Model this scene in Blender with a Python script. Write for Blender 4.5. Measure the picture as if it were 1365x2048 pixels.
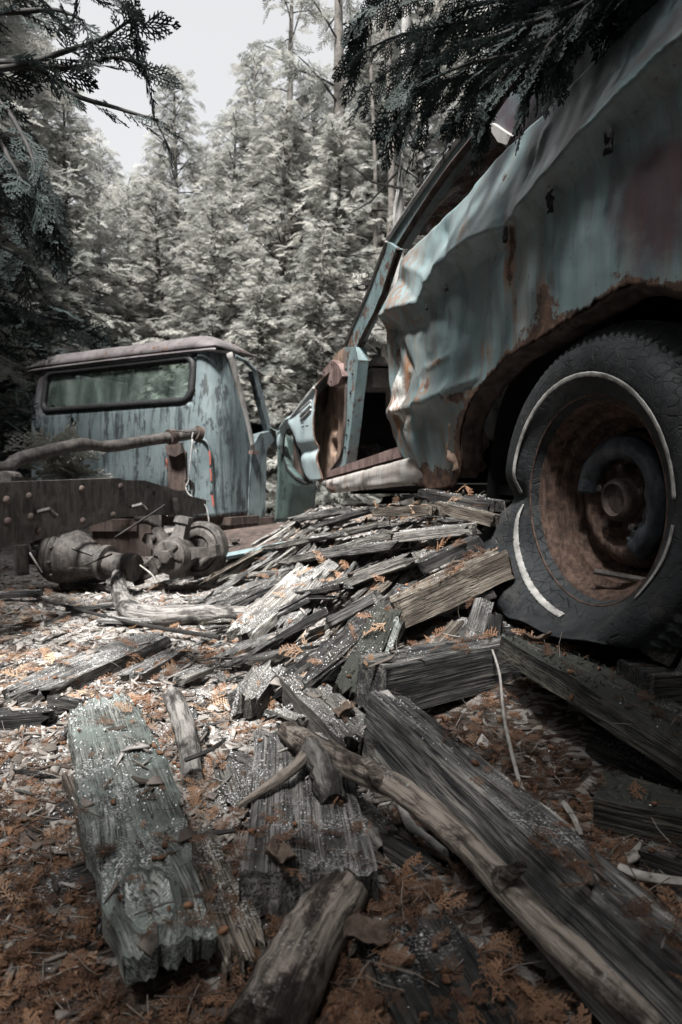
import bpy, bmesh, math, random
import numpy as np
from mathutils import Vector, Matrix, noise
from mathutils.bvhtree import BVHTree
R = math.radians
random.seed(7); rng = np.random.default_rng(7)
S = bpy.context.scene
for o in list(bpy.data.objects): bpy.data.objects.remove(o)
COL = S.collection

# ------------------------------------------------------------------ camera, world, sun, exposure
FPX, CX, HY, CZ = 1365.0, 682.5, 960.0, 0.5
cd = bpy.data.cameras.new('camera'); cam = bpy.data.objects.new('camera', cd); COL.objects.link(cam)
cd.lens = 24; cd.sensor_width = 36; cd.sensor_fit = 'AUTO'
cd.clip_start = 0.02; cd.clip_end = 400
cam.location = (0, 0, CZ); cam.rotation_euler = (R(90), 0, 0)
cd.shift_y = -(1024 - HY) / 2048
cd.dof.use_dof = True; cd.dof.focus_distance = 1.35; cd.dof.aperture_fstop = 7.0
S.camera = cam
SUN_EL, SUN_AZ = 60, 196          # azimuth the light comes from, clockwise from +Y
w = bpy.data.worlds.new('World'); S.world = w; w.use_nodes = True
wn = w.node_tree.nodes; wl = w.node_tree.links
bg = wn['Background']
sky = wn.new('ShaderNodeTexSky'); sky.sky_type = 'NISHITA'; sky.sun_disc = False
sky.sun_elevation = R(SUN_EL); sky.sun_rotation = R(SUN_AZ); sky.air_density = 1.0; sky.dust_density = 4.0; sky.ozone_density = 1.5
hs = wn.new('ShaderNodeHueSaturation'); hs.inputs['Saturation'].default_value = 0.2
wl.new(sky.outputs[0], hs.inputs['Color'])
mxw = wn.new('ShaderNodeMix'); mxw.data_type = 'RGBA'; mxw.inputs[0].default_value = 0.7
mxw.inputs[7].default_value = (4.02, 4.03, 4.06, 1)
wl.new(hs.outputs[0], mxw.inputs[6]); wl.new(mxw.outputs[2], bg.inputs['Color'])
bg.inputs['Strength'].default_value = 0.076
sl = bpy.data.lights.new('sun', 'SUN'); so = bpy.data.objects.new('sun', sl); COL.objects.link(so)
sl.energy = 5.0; sl.angle = R(10); sl.color = (1, 0.985, 0.955)
sd = Vector((math.sin(R(SUN_AZ)) * math.cos(R(SUN_EL)), math.cos(R(SUN_AZ)) * math.cos(R(SUN_EL)), math.sin(R(SUN_EL))))
so.rotation_euler = sd.to_track_quat('Z', 'Y').to_euler(); so.location = sd * 20
S.view_settings.view_transform = 'Standard'; S.view_settings.look = 'None'
S.view_settings.exposure = 1.6; S.view_settings.gamma = 1; S.view_settings.use_curve_mapping = False
S.render.engine = 'CYCLES'
S.cycles.use_denoising = True
S.cycles.max_bounces = 6; S.cycles.diffuse_bounces = 3; S.cycles.glossy_bounces = 2; S.cycles.transmission_bounces = 3; S.cycles.transparent_max_bounces = 6
S.cycles.use_adaptive_sampling = True; S.cycles.adaptive_threshold = 0.02

# ------------------------------------------------------------------ small maths
def clamp(x, a=0.0, b=1.0): return a if x < a else b if x > b else x
def sst(a, b, x):
    t = clamp((x - a) / (b - a)); return t * t * (3 - 2 * t)
def nz(x, y=0, z=0): return noise.noise(Vector((x, y, z)))
CARP = Vector((0.53, 1.40, 0)); CDIR = Vector((-0.296, 0.955, 0)).normalized(); CNRM = Vector((-CDIR.y, CDIR.x, 0))
def terrain(x, y):
    p = Vector((x, y, 0)) - CARP
    t, q = p.dot(CDIR), p.dot(CNRM)
    m = 1 - sst(-0.02, 0.62, q)
    ends = (0.22 + 0.78 * sst(0.16, 0.56, t)) * (1 - 0.75 * sst(2.0, 2.9, t))
    z = 0.37 * m * ends
    if t < 0.15: z *= 1 - 0.75 * sst(-0.25, 0.12, -t) 
    z += 0.018 * nz(x * 1.7, y * 1.7, 3) + 0.010 * nz(x * 5, y * 5, 9)
    z += 0.05 * sst(4.5, 9, y)
    return z
def ray(px, py): return Vector(((px - CX) / FPX, 1.0, -(py - HY) / FPX))
def P(px, py, d): return Vector((0, 0, CZ)) + ray(px, py) * d
def G(px, py, h=0.0):                       # where the sight line meets the ground raised by h
    r = ray(px, py); d = 0.3
    while d < 12:
        q = Vector((0, 0, CZ)) + r * d
        if q.z <= terrain(q.x, q.y) + h: break
        d += 0.02
    lo, hi = d - 0.02, d
    for _ in range(12):
        m = (lo + hi) / 2; q = Vector((0, 0, CZ)) + r * m
        if q.z <= terrain(q.x, q.y) + h: hi = m
        else: lo = m
    return Vector((0, 0, CZ)) + r * hi
class Frame:                                # a local frame standing upright: x along xdir, y its left, z up
    def __init__(s, org, xdir):
        s.o = Vector(org); s.x = Vector(xdir).normalized(); s.y = Vector((-s.x.y, s.x.x, 0)); s.z = Vector((0, 0, 1))
        s.rz = math.atan2(s.x.y, s.x.x)
    def loc(s, p):
        d = p - s.o; return Vector((d.dot(s.x), d.dot(s.y), d.z))
    def hit(s, px, py, y=0.0):              # local point where the sight line meets local plane y
        r = ray(px, py); c = Vector((0, 0, CZ))
        d = (y - (c - s.o).dot(s.y)) / r.dot(s.y)
        return s.loc(c + r * d)
    def hitx(s, px, py, x=0.0):
        r = ray(px, py); c = Vector((0, 0, CZ))
        d = (x - (c - s.o).dot(s.x)) / r.dot(s.x)
        return s.loc(c + r * d)

# ------------------------------------------------------------------ object helpers
def tag(o, label=None, cat=None, group=None, kind=None):
    if label: o['label'] = label
    if cat: o['category'] = cat
    if group: o['group'] = group
    if kind or cat: o['kind'] = kind or 'thing'
    return o
def link(name, me, mat=None, parent=None, mtx=None, smooth=None):
    o = bpy.data.objects.new(name, me); COL.objects.link(o)
    if mat is not None and len(me.materials) == 0: me.materials.append(mat)
    if parent is not None: o.parent = parent
    if mtx is not None: o.matrix_world = mtx
    if smooth is not None:
        me.shade_smooth()
        if smooth < 3: me.set_sharp_from_angle(angle=smooth)
    return o
def empty(name, loc=(0, 0, 0), rz=0):
    o = bpy.data.objects.new(name, None); COL.objects.link(o); o.location = loc; o.rotation_euler = (0, 0, rz); return o
def npmesh(name, V, F, attrs=None):
    V = np.asarray(V, dtype=np.float32); F = np.asarray(F, dtype=np.int32)
    me = bpy.data.meshes.new(name); me.vertices.add(len(V)); me.vertices.foreach_set('co', V.ravel())
    n, k = F.shape
    me.loops.add(n * k); me.loops.foreach_set('vertex_index', F.ravel())
    me.polygons.add(n); me.polygons.foreach_set('loop_start', np.arange(0, n * k, k, dtype=np.int32))
    me.update(calc_edges=True)
    for an, av in (attrs or {}).items():
        a = me.attributes.new(an, 'FLOAT', 'POINT'); a.data.foreach_set('value', np.asarray(av, dtype=np.float32))
    return me
class MB:
    def __init__(s): s.v = []; s.f = []; s.a = {}
    def add(s, vs, fs):
        b = len(s.v); s.v += [tuple(v) for v in vs]; s.f += [tuple(i + b for i in f) for f in fs]
    def mesh(s, name='m'):
        me = bpy.data.meshes.new(name); me.from_pydata(s.v, [], s.f); me.update(); return me
    def obj(s, name, mat, parent=None, smooth=0.6): return link(name, s.mesh(name), mat, parent, smooth=smooth)
    def box(s, c, d, rot=None):
        x, y, z = [k / 2 for k in d]
        vs = [Vector((i * x, j * y, k * z)) for i in (-1, 1) for j in (-1, 1) for k in (-1, 1)]
        if rot is not None: vs = [rot @ v for v in vs]
        c = Vector(c)
        s.add([v + c for v in vs], [(0, 1, 3, 2), (4, 6, 7, 5), (0, 4, 5, 1), (2, 3, 7, 6), (0, 2, 6, 4), (1, 5, 7, 3)]); return s
    def tube(s, pts, rad, n=8, caps=True, jit=0.0, seed=0, flat=1.0):
        pts = [Vector(p) for p in pts]; N = len(pts)
        if not hasattr(rad, '__len__'): rad = [rad] * N
        b = len(s.v); up = Vector((0, 0, 1))
        for i, p in enumerate(pts):
            t = (pts[min(i + 1, N - 1)] - pts[max(i - 1, 0)]).normalized()
            a = t.cross(up)
            if a.length < 0.05: a = t.cross(Vector((1, 0, 0)))
            a.normalize(); c = a.cross(t)
            for k in range(n):
                an = 2 * math.pi * k / n
                r = rad[i] * (1 + jit * nz(k * 1.3 + seed, i * 0.9, seed * 3.1))
                s.v.append(tuple(p + (a * math.cos(an) + c * math.sin(an) * flat) * r))
        for i in range(N - 1):
            for k in range(n):
                k2 = (k + 1) % n
                s.f.append((b + i * n + k, b + i * n + k2, b + (i + 1) * n + k2, b + (i + 1) * n + k))
        if caps:
            s.f.append(tuple(b + k for k in range(n - 1, -1, -1))); s.f.append(tuple(b + (N - 1) * n + k for k in range(n)))
        return s
    def lathe(s, prof, n=32, org=(0, 0, 0), axis=(0, 1, 0), a0=0, a1=2 * math.pi):
        ax = Vector(axis).normalized(); u = ax.cross(Vector((0, 0, 1)))
        if u.length < 0.1: u = Vector((1, 0, 0))
        u.normalize(); v = ax.cross(u); b = len(s.v); o = Vector(org); full = abs(a1 - a0 - 2 * math.pi) < 1e-4
        m = n if full else n + 1
        for k in range(m):
            a = a0 + (a1 - a0) * k / n
            for r, h in prof: s.v.append(tuple(o + ax * h + (u * math.cos(a) + v * math.sin(a)) * r))
        L = len(prof)
        for k in range(n):
            k2 = (k + 1) % m
            for i in range(L - 1): s.f.append((b + k * L + i, b + k2 * L + i, b + k2 * L + i + 1, b + k * L + i + 1))
        return s
    def grid(s, fn, nu, nv):
        b = len(s.v)
        for i in range(nu + 1):
            for j in range(nv + 1): s.v.append(tuple(fn(i / nu, j / nv)))
        for i in range(nu):
            for j in range(nv):
                q = b + i * (nv + 1) + j; s.f.append((q, q + nv + 1, q + nv + 2, q + 1))
        return s
    def slab(s, pts, th):                   # polygon (local points) pushed back by the vector th
        n = len(pts); b = len(s.v); th = Vector(th)
        s.v += [tuple(p) for p in pts] + [tuple(Vector(p) + th) for p in pts]
        s.f.append(tuple(b + i for i in range(n))); s.f.append(tuple(b + n + i for i in range(n - 1, -1, -1)))
        for i in range(n):
            j = (i + 1) % n; s.f.append((b + i, b + n + i, b + n + j, b + j))
        return s
def tube_gc(sp, rr, n):
    L = 0.0; out = []
    for i, p in enumerate(sp):
        if i: L += (sp[i] - sp[i - 1]).length
        for k in range(n): out.append((L, rr[i] * math.cos(6.2832 * k / n), rr[i] * math.sin(6.2832 * k / n)))
    return out
def smooth_path(pts, sub=4):
    pts = [Vector(p) for p in pts]; out = []
    for i in range(len(pts) - 1):
        p0 = pts[max(i - 1, 0)]; p1 = pts[i]; p2 = pts[i + 1]; p3 = pts[min(i + 2, len(pts) - 1)]
        for k in range(sub):
            t = k / sub
            out.append(0.5 * ((2 * p1) + (p2 - p0) * t + (2 * p0 - 5 * p1 + 4 * p2 - p3) * t * t + (3 * p1 - p0 - 3 * p2 + p3) * t ** 3))
    out.append(pts[-1]); return out
def solid(o, th=0.004):
    m = o.modifiers.new('solid', 'SOLIDIFY'); m.thickness = th; m.offset = -1; return o
def gcoord(me, co=None):                    # grain coordinates: x along the piece
    a = me.attributes.new('gc', 'FLOAT_VECTOR', 'POINT')
    if co is None: co = [tuple(v.co) for v in me.vertices]
    a.data.foreach_set('vector', np.asarray(co, dtype=np.float32).ravel())
def fattr(o, name, vals):
    a = o.data.attributes.new(name, 'FLOAT', 'POINT'); a.data.foreach_set('value', np.asarray(vals, dtype=np.float32))

# ------------------------------------------------------------------ materials
class NT:
    def __init__(s, name, rough=0.8, spec=0.3):
        s.m = bpy.data.materials.new(name); s.m.use_nodes = True; s.t = s.m.node_tree
        s.b = s.t.nodes['Principled BSDF']; s.b.inputs['Roughness'].default_value = rough; s.b.inputs['Specular IOR Level'].default_value = spec
        s.oc = s.n('ShaderNodeTexCoord').outputs['Object']
    def n(s, typ, **k):
        x = s.t.nodes.new(typ)
        for a, v in k.items(): setattr(x, a, v)
        return x
    def put(s, sock, v):
        if hasattr(v, 'node'): s.t.links.new(v, sock)
        elif v is not None: sock.default_value = v
    def map(s, v, scale=(1, 1, 1), loc=(0, 0, 0)):
        m = s.n('ShaderNodeMapping'); s.put(m.inputs[0], v); s.put(m.inputs['Scale'], scale); s.put(m.inputs['Location'], loc); return m.outputs[0]
    def noise(s, v, scale=5, det=4, rough=0.55, dist=0.0):
        x = s.n('ShaderNodeTexNoise'); s.put(x.inputs['Vector'], v); x.inputs['Scale'].default_value = scale
        x.inputs['Detail'].default_value = det; x.inputs['Roughness'].default_value = rough; x.inputs['Distortion'].default_value = dist; return x.outputs['Fac']
    def voro(s, v, scale=5, out='Distance', feat='F1'):
        x = s.n('ShaderNodeTexVoronoi', feature=feat); s.put(x.inputs['Vector'], v); x.inputs['Scale'].default_value = scale; return x.outputs[out]
    def ramp(s, f, stops):
        x = s.n('ShaderNodeValToRGB'); s.put(x.inputs[0], f); e = x.color_ramp.elements
        while len(e) < len(stops): e.new(0.5)
        for el, (p, c) in zip(e, stops):
            el.position = p; el.color = (c, c, c, 1) if not hasattr(c, '__len__') else (*c, 1)
        return x.outputs[0]
    def mix(s, f, a, b, mode='MIX'):
        x = s.n('ShaderNodeMix', data_type='RGBA', blend_type=mode); s.put(x.inputs[0], f)
        for i, v in ((6, a), (7, b)): s.put(x.inputs[i], v if hasattr(v, 'node') else (*v, 1) if len(v) == 3 else v)
        return x.outputs[2]
    def math(s, op, a, b=0.0, cl=False):
        x = s.n('ShaderNodeMath', operation=op, use_clamp=cl); s.put(x.inputs[0], a); s.put(x.inputs[1], b); return x.outputs[0]
    def attr(s, name): return s.n('ShaderNodeAttribute', attribute_name=name).outputs['Fac']
    def rnd(s): return s.n('ShaderNodeObjectInfo').outputs['Random']
    def up(s):
        x = s.n('ShaderNodeSeparateXYZ'); s.put(x.inputs[0], s.n('ShaderNodeNewGeometry').outputs['Normal']); return x.outputs['Z']
    def off(s, v):                          # object coordinates shifted per object
        x = s.n('ShaderNodeVectorMath', operation='ADD'); s.put(x.inputs[0], v)
        y = s.n('ShaderNodeCombineXYZ'); r = s.math('MULTIPLY', s.rnd(), 37.0)
        for i in range(3): s.put(y.inputs[i], r)
        s.put(x.inputs[1], y.outputs[0]); return x.outputs[0]
    def bump(s, h, strength=0.5, dist=0.01):
        x = s.n('ShaderNodeBump'); s.put(x.inputs['Height'], h); x.inputs['Strength'].default_value = strength; x.inputs['Distance'].default_value = dist
        s.t.links.new(x.outputs[0], s.b.inputs['Normal'])
    def col(s, c): s.put(s.b.inputs['Base Color'], c if hasattr(c, 'node') else (*c, 1)); return s.m

def wood_mat(name, dark, mid, light, frost=0.5, green=None, gk=0.5):
    t = NT(name, 0.85, 0.2); v = t.off(t.n('ShaderNodeAttribute', attribute_name='gc').outputs['Vector'])
    g1 = t.noise(t.map(v, (2.2, 44, 44)), 1.6, 7, 0.66, 0.5)
    g2 = t.noise(t.map(v, (3.5, 190, 190)), 2.0, 4, 0.65, 0.3)
    pa = t.noise(t.map(v, (1, 1.8, 1.8)), 7, 6, 0.68)
    c = t.ramp(g1, [(0.33, dark), (0.47, mid), (0.64, light)])
    c = t.mix(t.ramp(g2, [(0.40, 0.95), (0.54, 0.0)]), c, tuple(k * 0.36 for k in dark))
    c = t.mix(t.ramp(pa, [(0.36, 0.75), (0.53, 0.0)]), c, tuple(k * 0.55 for k in dark))
    up = t.ramp(t.up(), [(0.25, 0.0), (0.7, 1.0)])
    if green:
        gm = t.math('MULTIPLY', t.ramp(t.noise(v, 11, 6, 0.7), [(0.62 - gk * 0.3, 0.0), (0.75 - gk * 0.3, 1.0)]), up)
        c = t.mix(gm, c, green)
    if frost:
        fr = t.math('MULTIPLY', t.ramp(t.noise(v, 260, 2, 0.6), [(0.53, 0.0), (0.6, 1.0)]), t.ramp(t.noise(v, 9, 4, 0.6), [(0.6 - frost * 0.25, 0.0), (0.78 - frost * 0.2, 1.0)]))
        c = t.mix(t.math('MULTIPLY', fr, up), c, (0.62, 0.62, 0.62))
    br = t.math('ADD', t.math('MULTIPLY', t.rnd(), 0.5), 0.75)
    x = t.n('ShaderNodeVectorMath', operation='SCALE'); t.put(x.inputs[0], c); t.put(x.inputs['Scale'], br)
    t.bump(t.math('ADD', t.math('MULTIPLY', g1, 0.8), t.math('MULTIPLY', g2, 0.7)), 1.0, 0.008)
    return t.col(x.outputs[0])
def bark_mat(name, dark, mid, light):
    t = NT(name, 0.8, 0.25); v = t.off(t.n('ShaderNodeAttribute', attribute_name='gc').outputs['Vector'])
    a = t.noise(t.map(v, (1, 2.2, 2.2)), 9, 7, 0.7, 0.4); b = t.noise(t.map(v, (5, 60, 60)), 2, 5, 0.65); k = t.voro(t.map(v, (1, 1.4, 1.4)), 26)
    c = t.ramp(a, [(0.40, tuple(q * .6 for q in dark)), (0.47, mid), (0.53, light)])
    c = t.mix(t.ramp(b, [(0.38, 0.8), (0.55, 0.0)]), c, tuple(q * 0.5 for q in dark))
    c = t.mix(t.ramp(k, [(0.08, 0.8), (0.2, 0.0)]), c, tuple(q * 0.7 for q in dark))
    fr = t.math('MULTIPLY', t.ramp(t.noise(v, 240, 2, 0.6), [(0.58, 0.0), (0.64, 0.5)]), t.math('MULTIPLY', t.ramp(t.noise(v, 8, 4, 0.6), [(0.54, 0.0), (0.64, 1.0)]), t.ramp(t.up(), [(0.4, 0.0), (0.8, 1.0)])))
    c = t.mix(fr, c, (0.6, 0.6, 0.6))
    t.bump(t.math('ADD', a, t.math('MULTIPLY', b, 0.8)), 1.0, 0.012); return t.col(c)
def rust_mat(name, a, b, c, scale=9, rough=0.85, frost=0.0):
    t = NT(name, rough, 0.3); v = t.off(t.oc)
    n1 = t.noise(v, scale, 7, 0.68); n2 = t.noise(t.map(v, (5, 5, 0.8)), scale * 0.6, 5, 0.6)
    col = t.ramp(n1, [(0.32, a), (0.5, b), (0.68, c)])
    col = t.mix(t.ramp(n2, [(0.46, 0.0), (0.62, 0.7)]), col, tuple(k * 1.9 + 0.02 for k in b))
    t.bump(t.math('ADD', n1, t.math('MULTIPLY', t.noise(v, scale * 14, 3), 0.4)), 0.6, 0.008)
    return t.col(col)
def paint_mat(name, base, light, dark, streak=0.5, rough=0.5, flake=0.0):
    t = NT(name, rough, 0.4); v = t.oc
    n1 = t.noise(v, 2.2, 6, 0.6, 0.3); st = t.noise(t.map(v, (15, 15, 1.5)), 1.3, 7, 0.72, 0.5); fi = t.noise(v, 42, 5, 0.7)
    c = t.mix(t.ramp(n1, [(0.35, 0.0), (0.68, 1.0)]), base, light)
    c = t.mix(t.ramp(st, [(0.49, 0.0), (0.64, streak)]), c, dark)
    if flake:
        fl = t.noise(t.map(v, (1, 1, 0.30)), 13, 9, 0.76, 0.3)
        c = t.mix(t.ramp(fl, [(0.5 + (1 - flake) * 0.2, 0.0), (0.53 + (1 - flake) * 0.2, 0.92)]), c, dark)
    pl = t.math('ADD', t.attr('pale'), t.math('MULTIPLY', t.math('SUBTRACT', fi, 0.5), 0.9))
    plm = t.math('MULTIPLY', t.ramp(pl, [(0.46, 0.0), (0.62, 0.9)]), t.ramp(t.attr('pale'), [(0.0, 0), (0.1, 1)]))
    c = t.mix(plm, c, (0.50, 0.50, 0.48))
    c = t.mix(t.ramp(t.noise(v, 75, 3, 0.6), [(0.66, 0.0), (0.72, 0.85)]), c, (0.045, 0.03, 0.024))
    c = t.mix(t.ramp(t.noise(t.map(v, (2, 2, 5)), 9, 6, 0.75, 1.5), [(0.62, 0.0), (0.7, 0.35)]), c, tuple(k * 1.5 for k in light))
    pr = t.math('ADD', t.attr('primer'), t.math('MULTIPLY', t.math('SUBTRACT', t.noise(v, 7, 8, 0.7), 0.5), 1.3))
    c = t.mix(t.ramp(pr, [(0.30, 0.0), (0.72, 0.85)]), c, (0.060, 0.034, 0.045))
    ss = t.math('MULTIPLY', t.attr('streak'), t.math('MULTIPLY', t.ramp(t.noise(t.map(v, (34, 34, 1.4)), 1.0, 6, 0.7, 0.4), [(0.42, 0.0), (0.58, 1.0)]), t.ramp(t.noise(v, 5, 4, 0.6), [(0.32, 0.0), (0.5, 1.0)])))
    c = t.mix(t.math('MULTIPLY', ss, 0.8, True), c, (0.16, 0.080, 0.044))
    ru = t.math('ADD', t.attr('rust'), t.math('MULTIPLY', t.math('SUBTRACT', t.noise(v, 17, 8, 0.72), 0.5), 1.5))
    rm = t.ramp(ru, [(0.44, 0.0), (0.52, 1.0)])
    rc = t.ramp(t.noise(v, 30, 6, 0.7), [(0.34, (0.012, 0.009, 0.009)), (0.5, (0.066, 0.038, 0.027)), (0.7, (0.17, 0.10, 0.066))])
    c = t.mix(rm, c, rc)
    rg = t.math('ADD', t.math('MULTIPLY', rm, 0.35), rough, True); t.put(t.b.inputs['Roughness'], rg)
    t.bump(t.math('ADD', t.math('MULTIPLY', fi, 0.25), t.math('MULTIPLY', ru, 0.35)), 0.35, 0.006)
    return t.col(c)
def flat_mat(name, a, b, scale=20, rough=0.8, bump=0.3, spec=0.3):
    t = NT(name, rough, spec); n1 = t.noise(t.off(t.oc), scale, 5, 0.65)
    t.bump(n1, bump, 0.005); return t.col(t.ramp(n1, [(0.32, a), (0.68, b)]))
def leaf_mat(name, cols, trans=0.35, rough=0.7):
    t = NT(name, rough, 0.25)
    c = t.ramp(t.attr('var'), [(i / (len(cols) - 1), k) for i, k in enumerate(cols)])
    br = t.math('ADD', t.math('MULTIPLY', t.rnd(), 0.3), 0.85)
    x = t.n('ShaderNodeVectorMath', operation='SCALE'); t.put(x.inputs[0], c); t.put(x.inputs['Scale'], br); c = x.outputs[0]
    t.col(c)
    tr = t.n('ShaderNodeBsdfTranslucent'); t.put(tr.inputs[0], c)
    mx = t.n('ShaderNodeMixShader'); mx.inputs[0].default_value = trans
    t.t.links.new(t.b.outputs[0], mx.inputs[1]); t.t.links.new(tr.outputs[0], mx.inputs[2])
    t.t.links.new(mx.outputs[0], t.t.nodes['Material Output'].inputs[0]); return t.m

M = {}
M['grey'] = wood_mat('weathered_grey_wood', (0.055, 0.053, 0.052), (0.17, 0.165, 0.16), (0.33, 0.31, 0.29), 0.6)
M['pale'] = wood_mat('bleached_wood', (0.085, 0.079, 0.073), (0.215, 0.203, 0.188), (0.36, 0.34, 0.31), 0.8)
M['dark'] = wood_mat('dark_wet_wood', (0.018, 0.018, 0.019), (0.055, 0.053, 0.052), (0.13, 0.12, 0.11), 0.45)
M['tan'] = wood_mat('split_tan_wood', (0.040, 0.034, 0.029), (0.145, 0.122, 0.100), (0.32, 0.28, 0.235), 0.4)
M['lichen'] = wood_mat('lichen_wood', (0.06, 0.065, 0.06), (0.16, 0.175, 0.16), (0.30, 0.30, 0.28), 0.65, (0.150, 0.172, 0.160), 0.5)
M['moss'] = wood_mat('mossy_wood', (0.02, 0.02, 0.019), (0.07, 0.068, 0.06), (0.17, 0.155, 0.13), 0.12, (0.050, 0.053, 0.046), 0.9)
M['beam'] = wood_mat('sawn_grey_timber', (0.035, 0.036, 0.038), (0.14, 0.138, 0.135), (0.42, 0.40, 0.37), 0.3)
M['bark'] = bark_mat('grey_bark', (0.050, 0.045, 0.042), (0.145, 0.135, 0.127), (0.26, 0.245, 0.23))
M['brownbark'] = bark_mat('brown_bark', (0.034, 0.026, 0.023), (0.115, 0.092, 0.078), (0.33, 0.285, 0.245))
M['twig'] = flat_mat('pale_twig', (0.19, 0.18, 0.17), (0.42, 0.40, 0.37), 40)
M['trunk'] = flat_mat('cedar_bark', (0.045, 0.040, 0.036), (0.17, 0.155, 0.14), 14)
M['paletrunk'] = flat_mat('pale_trunk_bark', (0.17, 0.165, 0.16), (0.38, 0.37, 0.36), 9)
M['darkstick'] = flat_mat('dark_twig_bark', (0.012, 0.012, 0.012), (0.045, 0.042, 0.04), 30)
TEAL = (0.098, 0.146, 0.154); TEALL = (0.175, 0.232, 0.240); TEALD = (0.040, 0.058, 0.064)
M['car'] = paint_mat('faded_teal_paint', TEAL, TEALL, TEALD, 0.5, 0.40)
M['fender'] = paint_mat('faded_blue_grey_paint', (0.26, 0.33, 0.345), (0.36, 0.42, 0.43), (0.16, 0.19, 0.20), 0.4)
M['truck'] = paint_mat('flaking_truck_paint', (0.085, 0.110, 0.118), (0.175, 0.212, 0.220), (0.026, 0.031, 0.033), 0.9, 0.55, 0.80)
M['truckgreen'] = paint_mat('dark_green_paint', (0.030, 0.050, 0.046), (0.055, 0.080, 0.075), (0.014, 0.020, 0.020), 0.8, 0.6, 0.6)
M['roof'] = paint_mat('oxide_roof_paint', (0.075, 0.064, 0.066), (0.17, 0.158, 0.16), (0.032, 0.025, 0.026), 0.5, 0.6, 0.45)
M['sill'] = paint_mat('chalky_white_paint', (0.24, 0.23, 0.22), (0.33, 0.32, 0.31), (0.11, 0.095, 0.08), 0.75, 0.7)
M['rust'] = rust_mat('brown_rust', (0.014, 0.011, 0.010), (0.040, 0.028, 0.024), (0.095, 0.066, 0.054))
M['rustred'] = rust_mat('red_oxide', (0.040, 0.022, 0.020), (0.10, 0.066, 0.060), (0.21, 0.155, 0.14))
M['rusttan'] = rust_mat('tan_rust', (0.055, 0.034, 0.024), (0.155, 0.105, 0.078), (0.30, 0.22, 0.17))
M['iron'] = rust_mat('dark_iron', (0.014, 0.0125, 0.012), (0.038, 0.033, 0.030), (0.105, 0.092, 0.085), 20, 0.55)
M['rim'] = rust_mat('rusted_rim', (0.012, 0.008, 0.006), (0.050, 0.030, 0.022), (0.12, 0.075, 0.056), 34)
M['bluemetal'] = rust_mat('blue_black_enamel', (0.010, 0.012, 0.015), (0.030, 0.036, 0.043), (0.065, 0.075, 0.085), 8, 0.35)
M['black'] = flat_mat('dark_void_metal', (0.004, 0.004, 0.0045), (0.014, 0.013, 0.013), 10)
M['dash'] = flat_mat('grey_dash', (0.16, 0.15, 0.145), (0.32, 0.31, 0.295), 12)
M['chrome'] = flat_mat('dull_bright_trim', (0.24, 0.24, 0.24), (0.50, 0.50, 0.49), 20, 0.45, 0.2, 0.6)
M['wire'] = flat_mat('bare_wire', (0.2, 0.195, 0.19), (0.42, 0.41, 0.40), 30, 0.5)
M['redpaint'] = flat_mat('red_overspray', (0.22, 0.05, 0.035), (0.36, 0.11, 0.08), 40)
M['gasket'] = flat_mat('black_gasket', (0.010, 0.010, 0.011), (0.028, 0.028, 0.029), 30, 0.6)
M['white'] = flat_mat('dirty_whitewall', (0.09, 0.087, 0.083), (0.46, 0.45, 0.43), 24, 0.75, 0.25)
def tyre_mat():
    t = NT('perished_rubber', 0.72, 0.3); v = t.oc
    n1 = t.noise(v, 9, 5, 0.6); cr = t.voro(t.map(v, (1, 0.4, 1)), 46, 'Distance', 'DISTANCE_TO_EDGE')
    c = t.ramp(n1, [(0.35, (0.010, 0.012, 0.0135)), (0.65, (0.030, 0.033, 0.036))])
    c = t.mix(t.ramp(cr, [(0.0, 0.8), (0.03, 0.0)]), c, (0.006, 0.006, 0.006))
    t.bump(t.math('ADD', t.ramp(cr, [(0.0, 0.0), (0.05, 1.0)]), t.noise(v, 60, 3)), 0.5, 0.006); c = t.mix(t.ramp(t.noise(v, 14, 7, 0.75), [(0.52, 0.0), (0.66, 0.6)]), c, (0.060, 0.056, 0.052)); return t.col(c)
M['tyre'] = tyre_mat()
def glass_mat():
    t = NT('dusty_glass', 0.12, 0.5)
    n1 = t.noise(t.map(t.oc, (3, 3, 1.2)), 3, 5, 0.6)
    t.col(t.ramp(n1, [(0.35, (0.10, 0.13, 0.12)), (0.65, (0.25, 0.29, 0.27))]))
    tr = t.n('ShaderNodeBsdfTransparent'); tr.inputs[0].default_value = (0.80, 0.88, 0.84, 1)
    mx = t.n('ShaderNodeMixShader'); t.put(mx.inputs[0], t.ramp(n1, [(0.3, 0.93), (0.7, 0.72)]))
    t.t.links.new(t.b.outputs[0], mx.inputs[1]); t.t.links.new(tr.outputs[0], mx.inputs[2])
    t.t.links.new(mx.outputs[0], t.t.nodes['Material Output'].inputs[0]); return t.m
M['glass'] = glass_mat()
M['leaf'] = leaf_mat('cedar_foliage', [(0.14, 0.15, 0.142), (0.29, 0.295, 0.275), (0.44, 0.435, 0.405), (0.58, 0.56, 0.52)], 0.45)
M['leafshade'] = leaf_mat('cedar_foliage_shaded', [(0.014, 0.022, 0.022), (0.026, 0.037, 0.036), (0.044, 0.058, 0.055)], 0.15)  # silhouette and canopy shade put into the colour of the same cedar
M['leafpale'] = leaf_mat('cedar_foliage_pale', [(0.17, 0.18, 0.15), (0.30, 0.30, 0.26), (0.40, 0.39, 0.35)], 0.3)
M['litter'] = leaf_mat('dry_cedar_frond', [(0.052, 0.028, 0.018), (0.130, 0.070, 0.043), (0.235, 0.135, 0.082), (0.37, 0.26, 0.18)], 0.2)
M['chip'] = leaf_mat('bark_flake', [(0.060, 0.048, 0.041), (0.15, 0.13, 0.115), (0.25, 0.23, 0.212), (0.40, 0.38, 0.36)], 0.0, 0.9)
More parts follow.
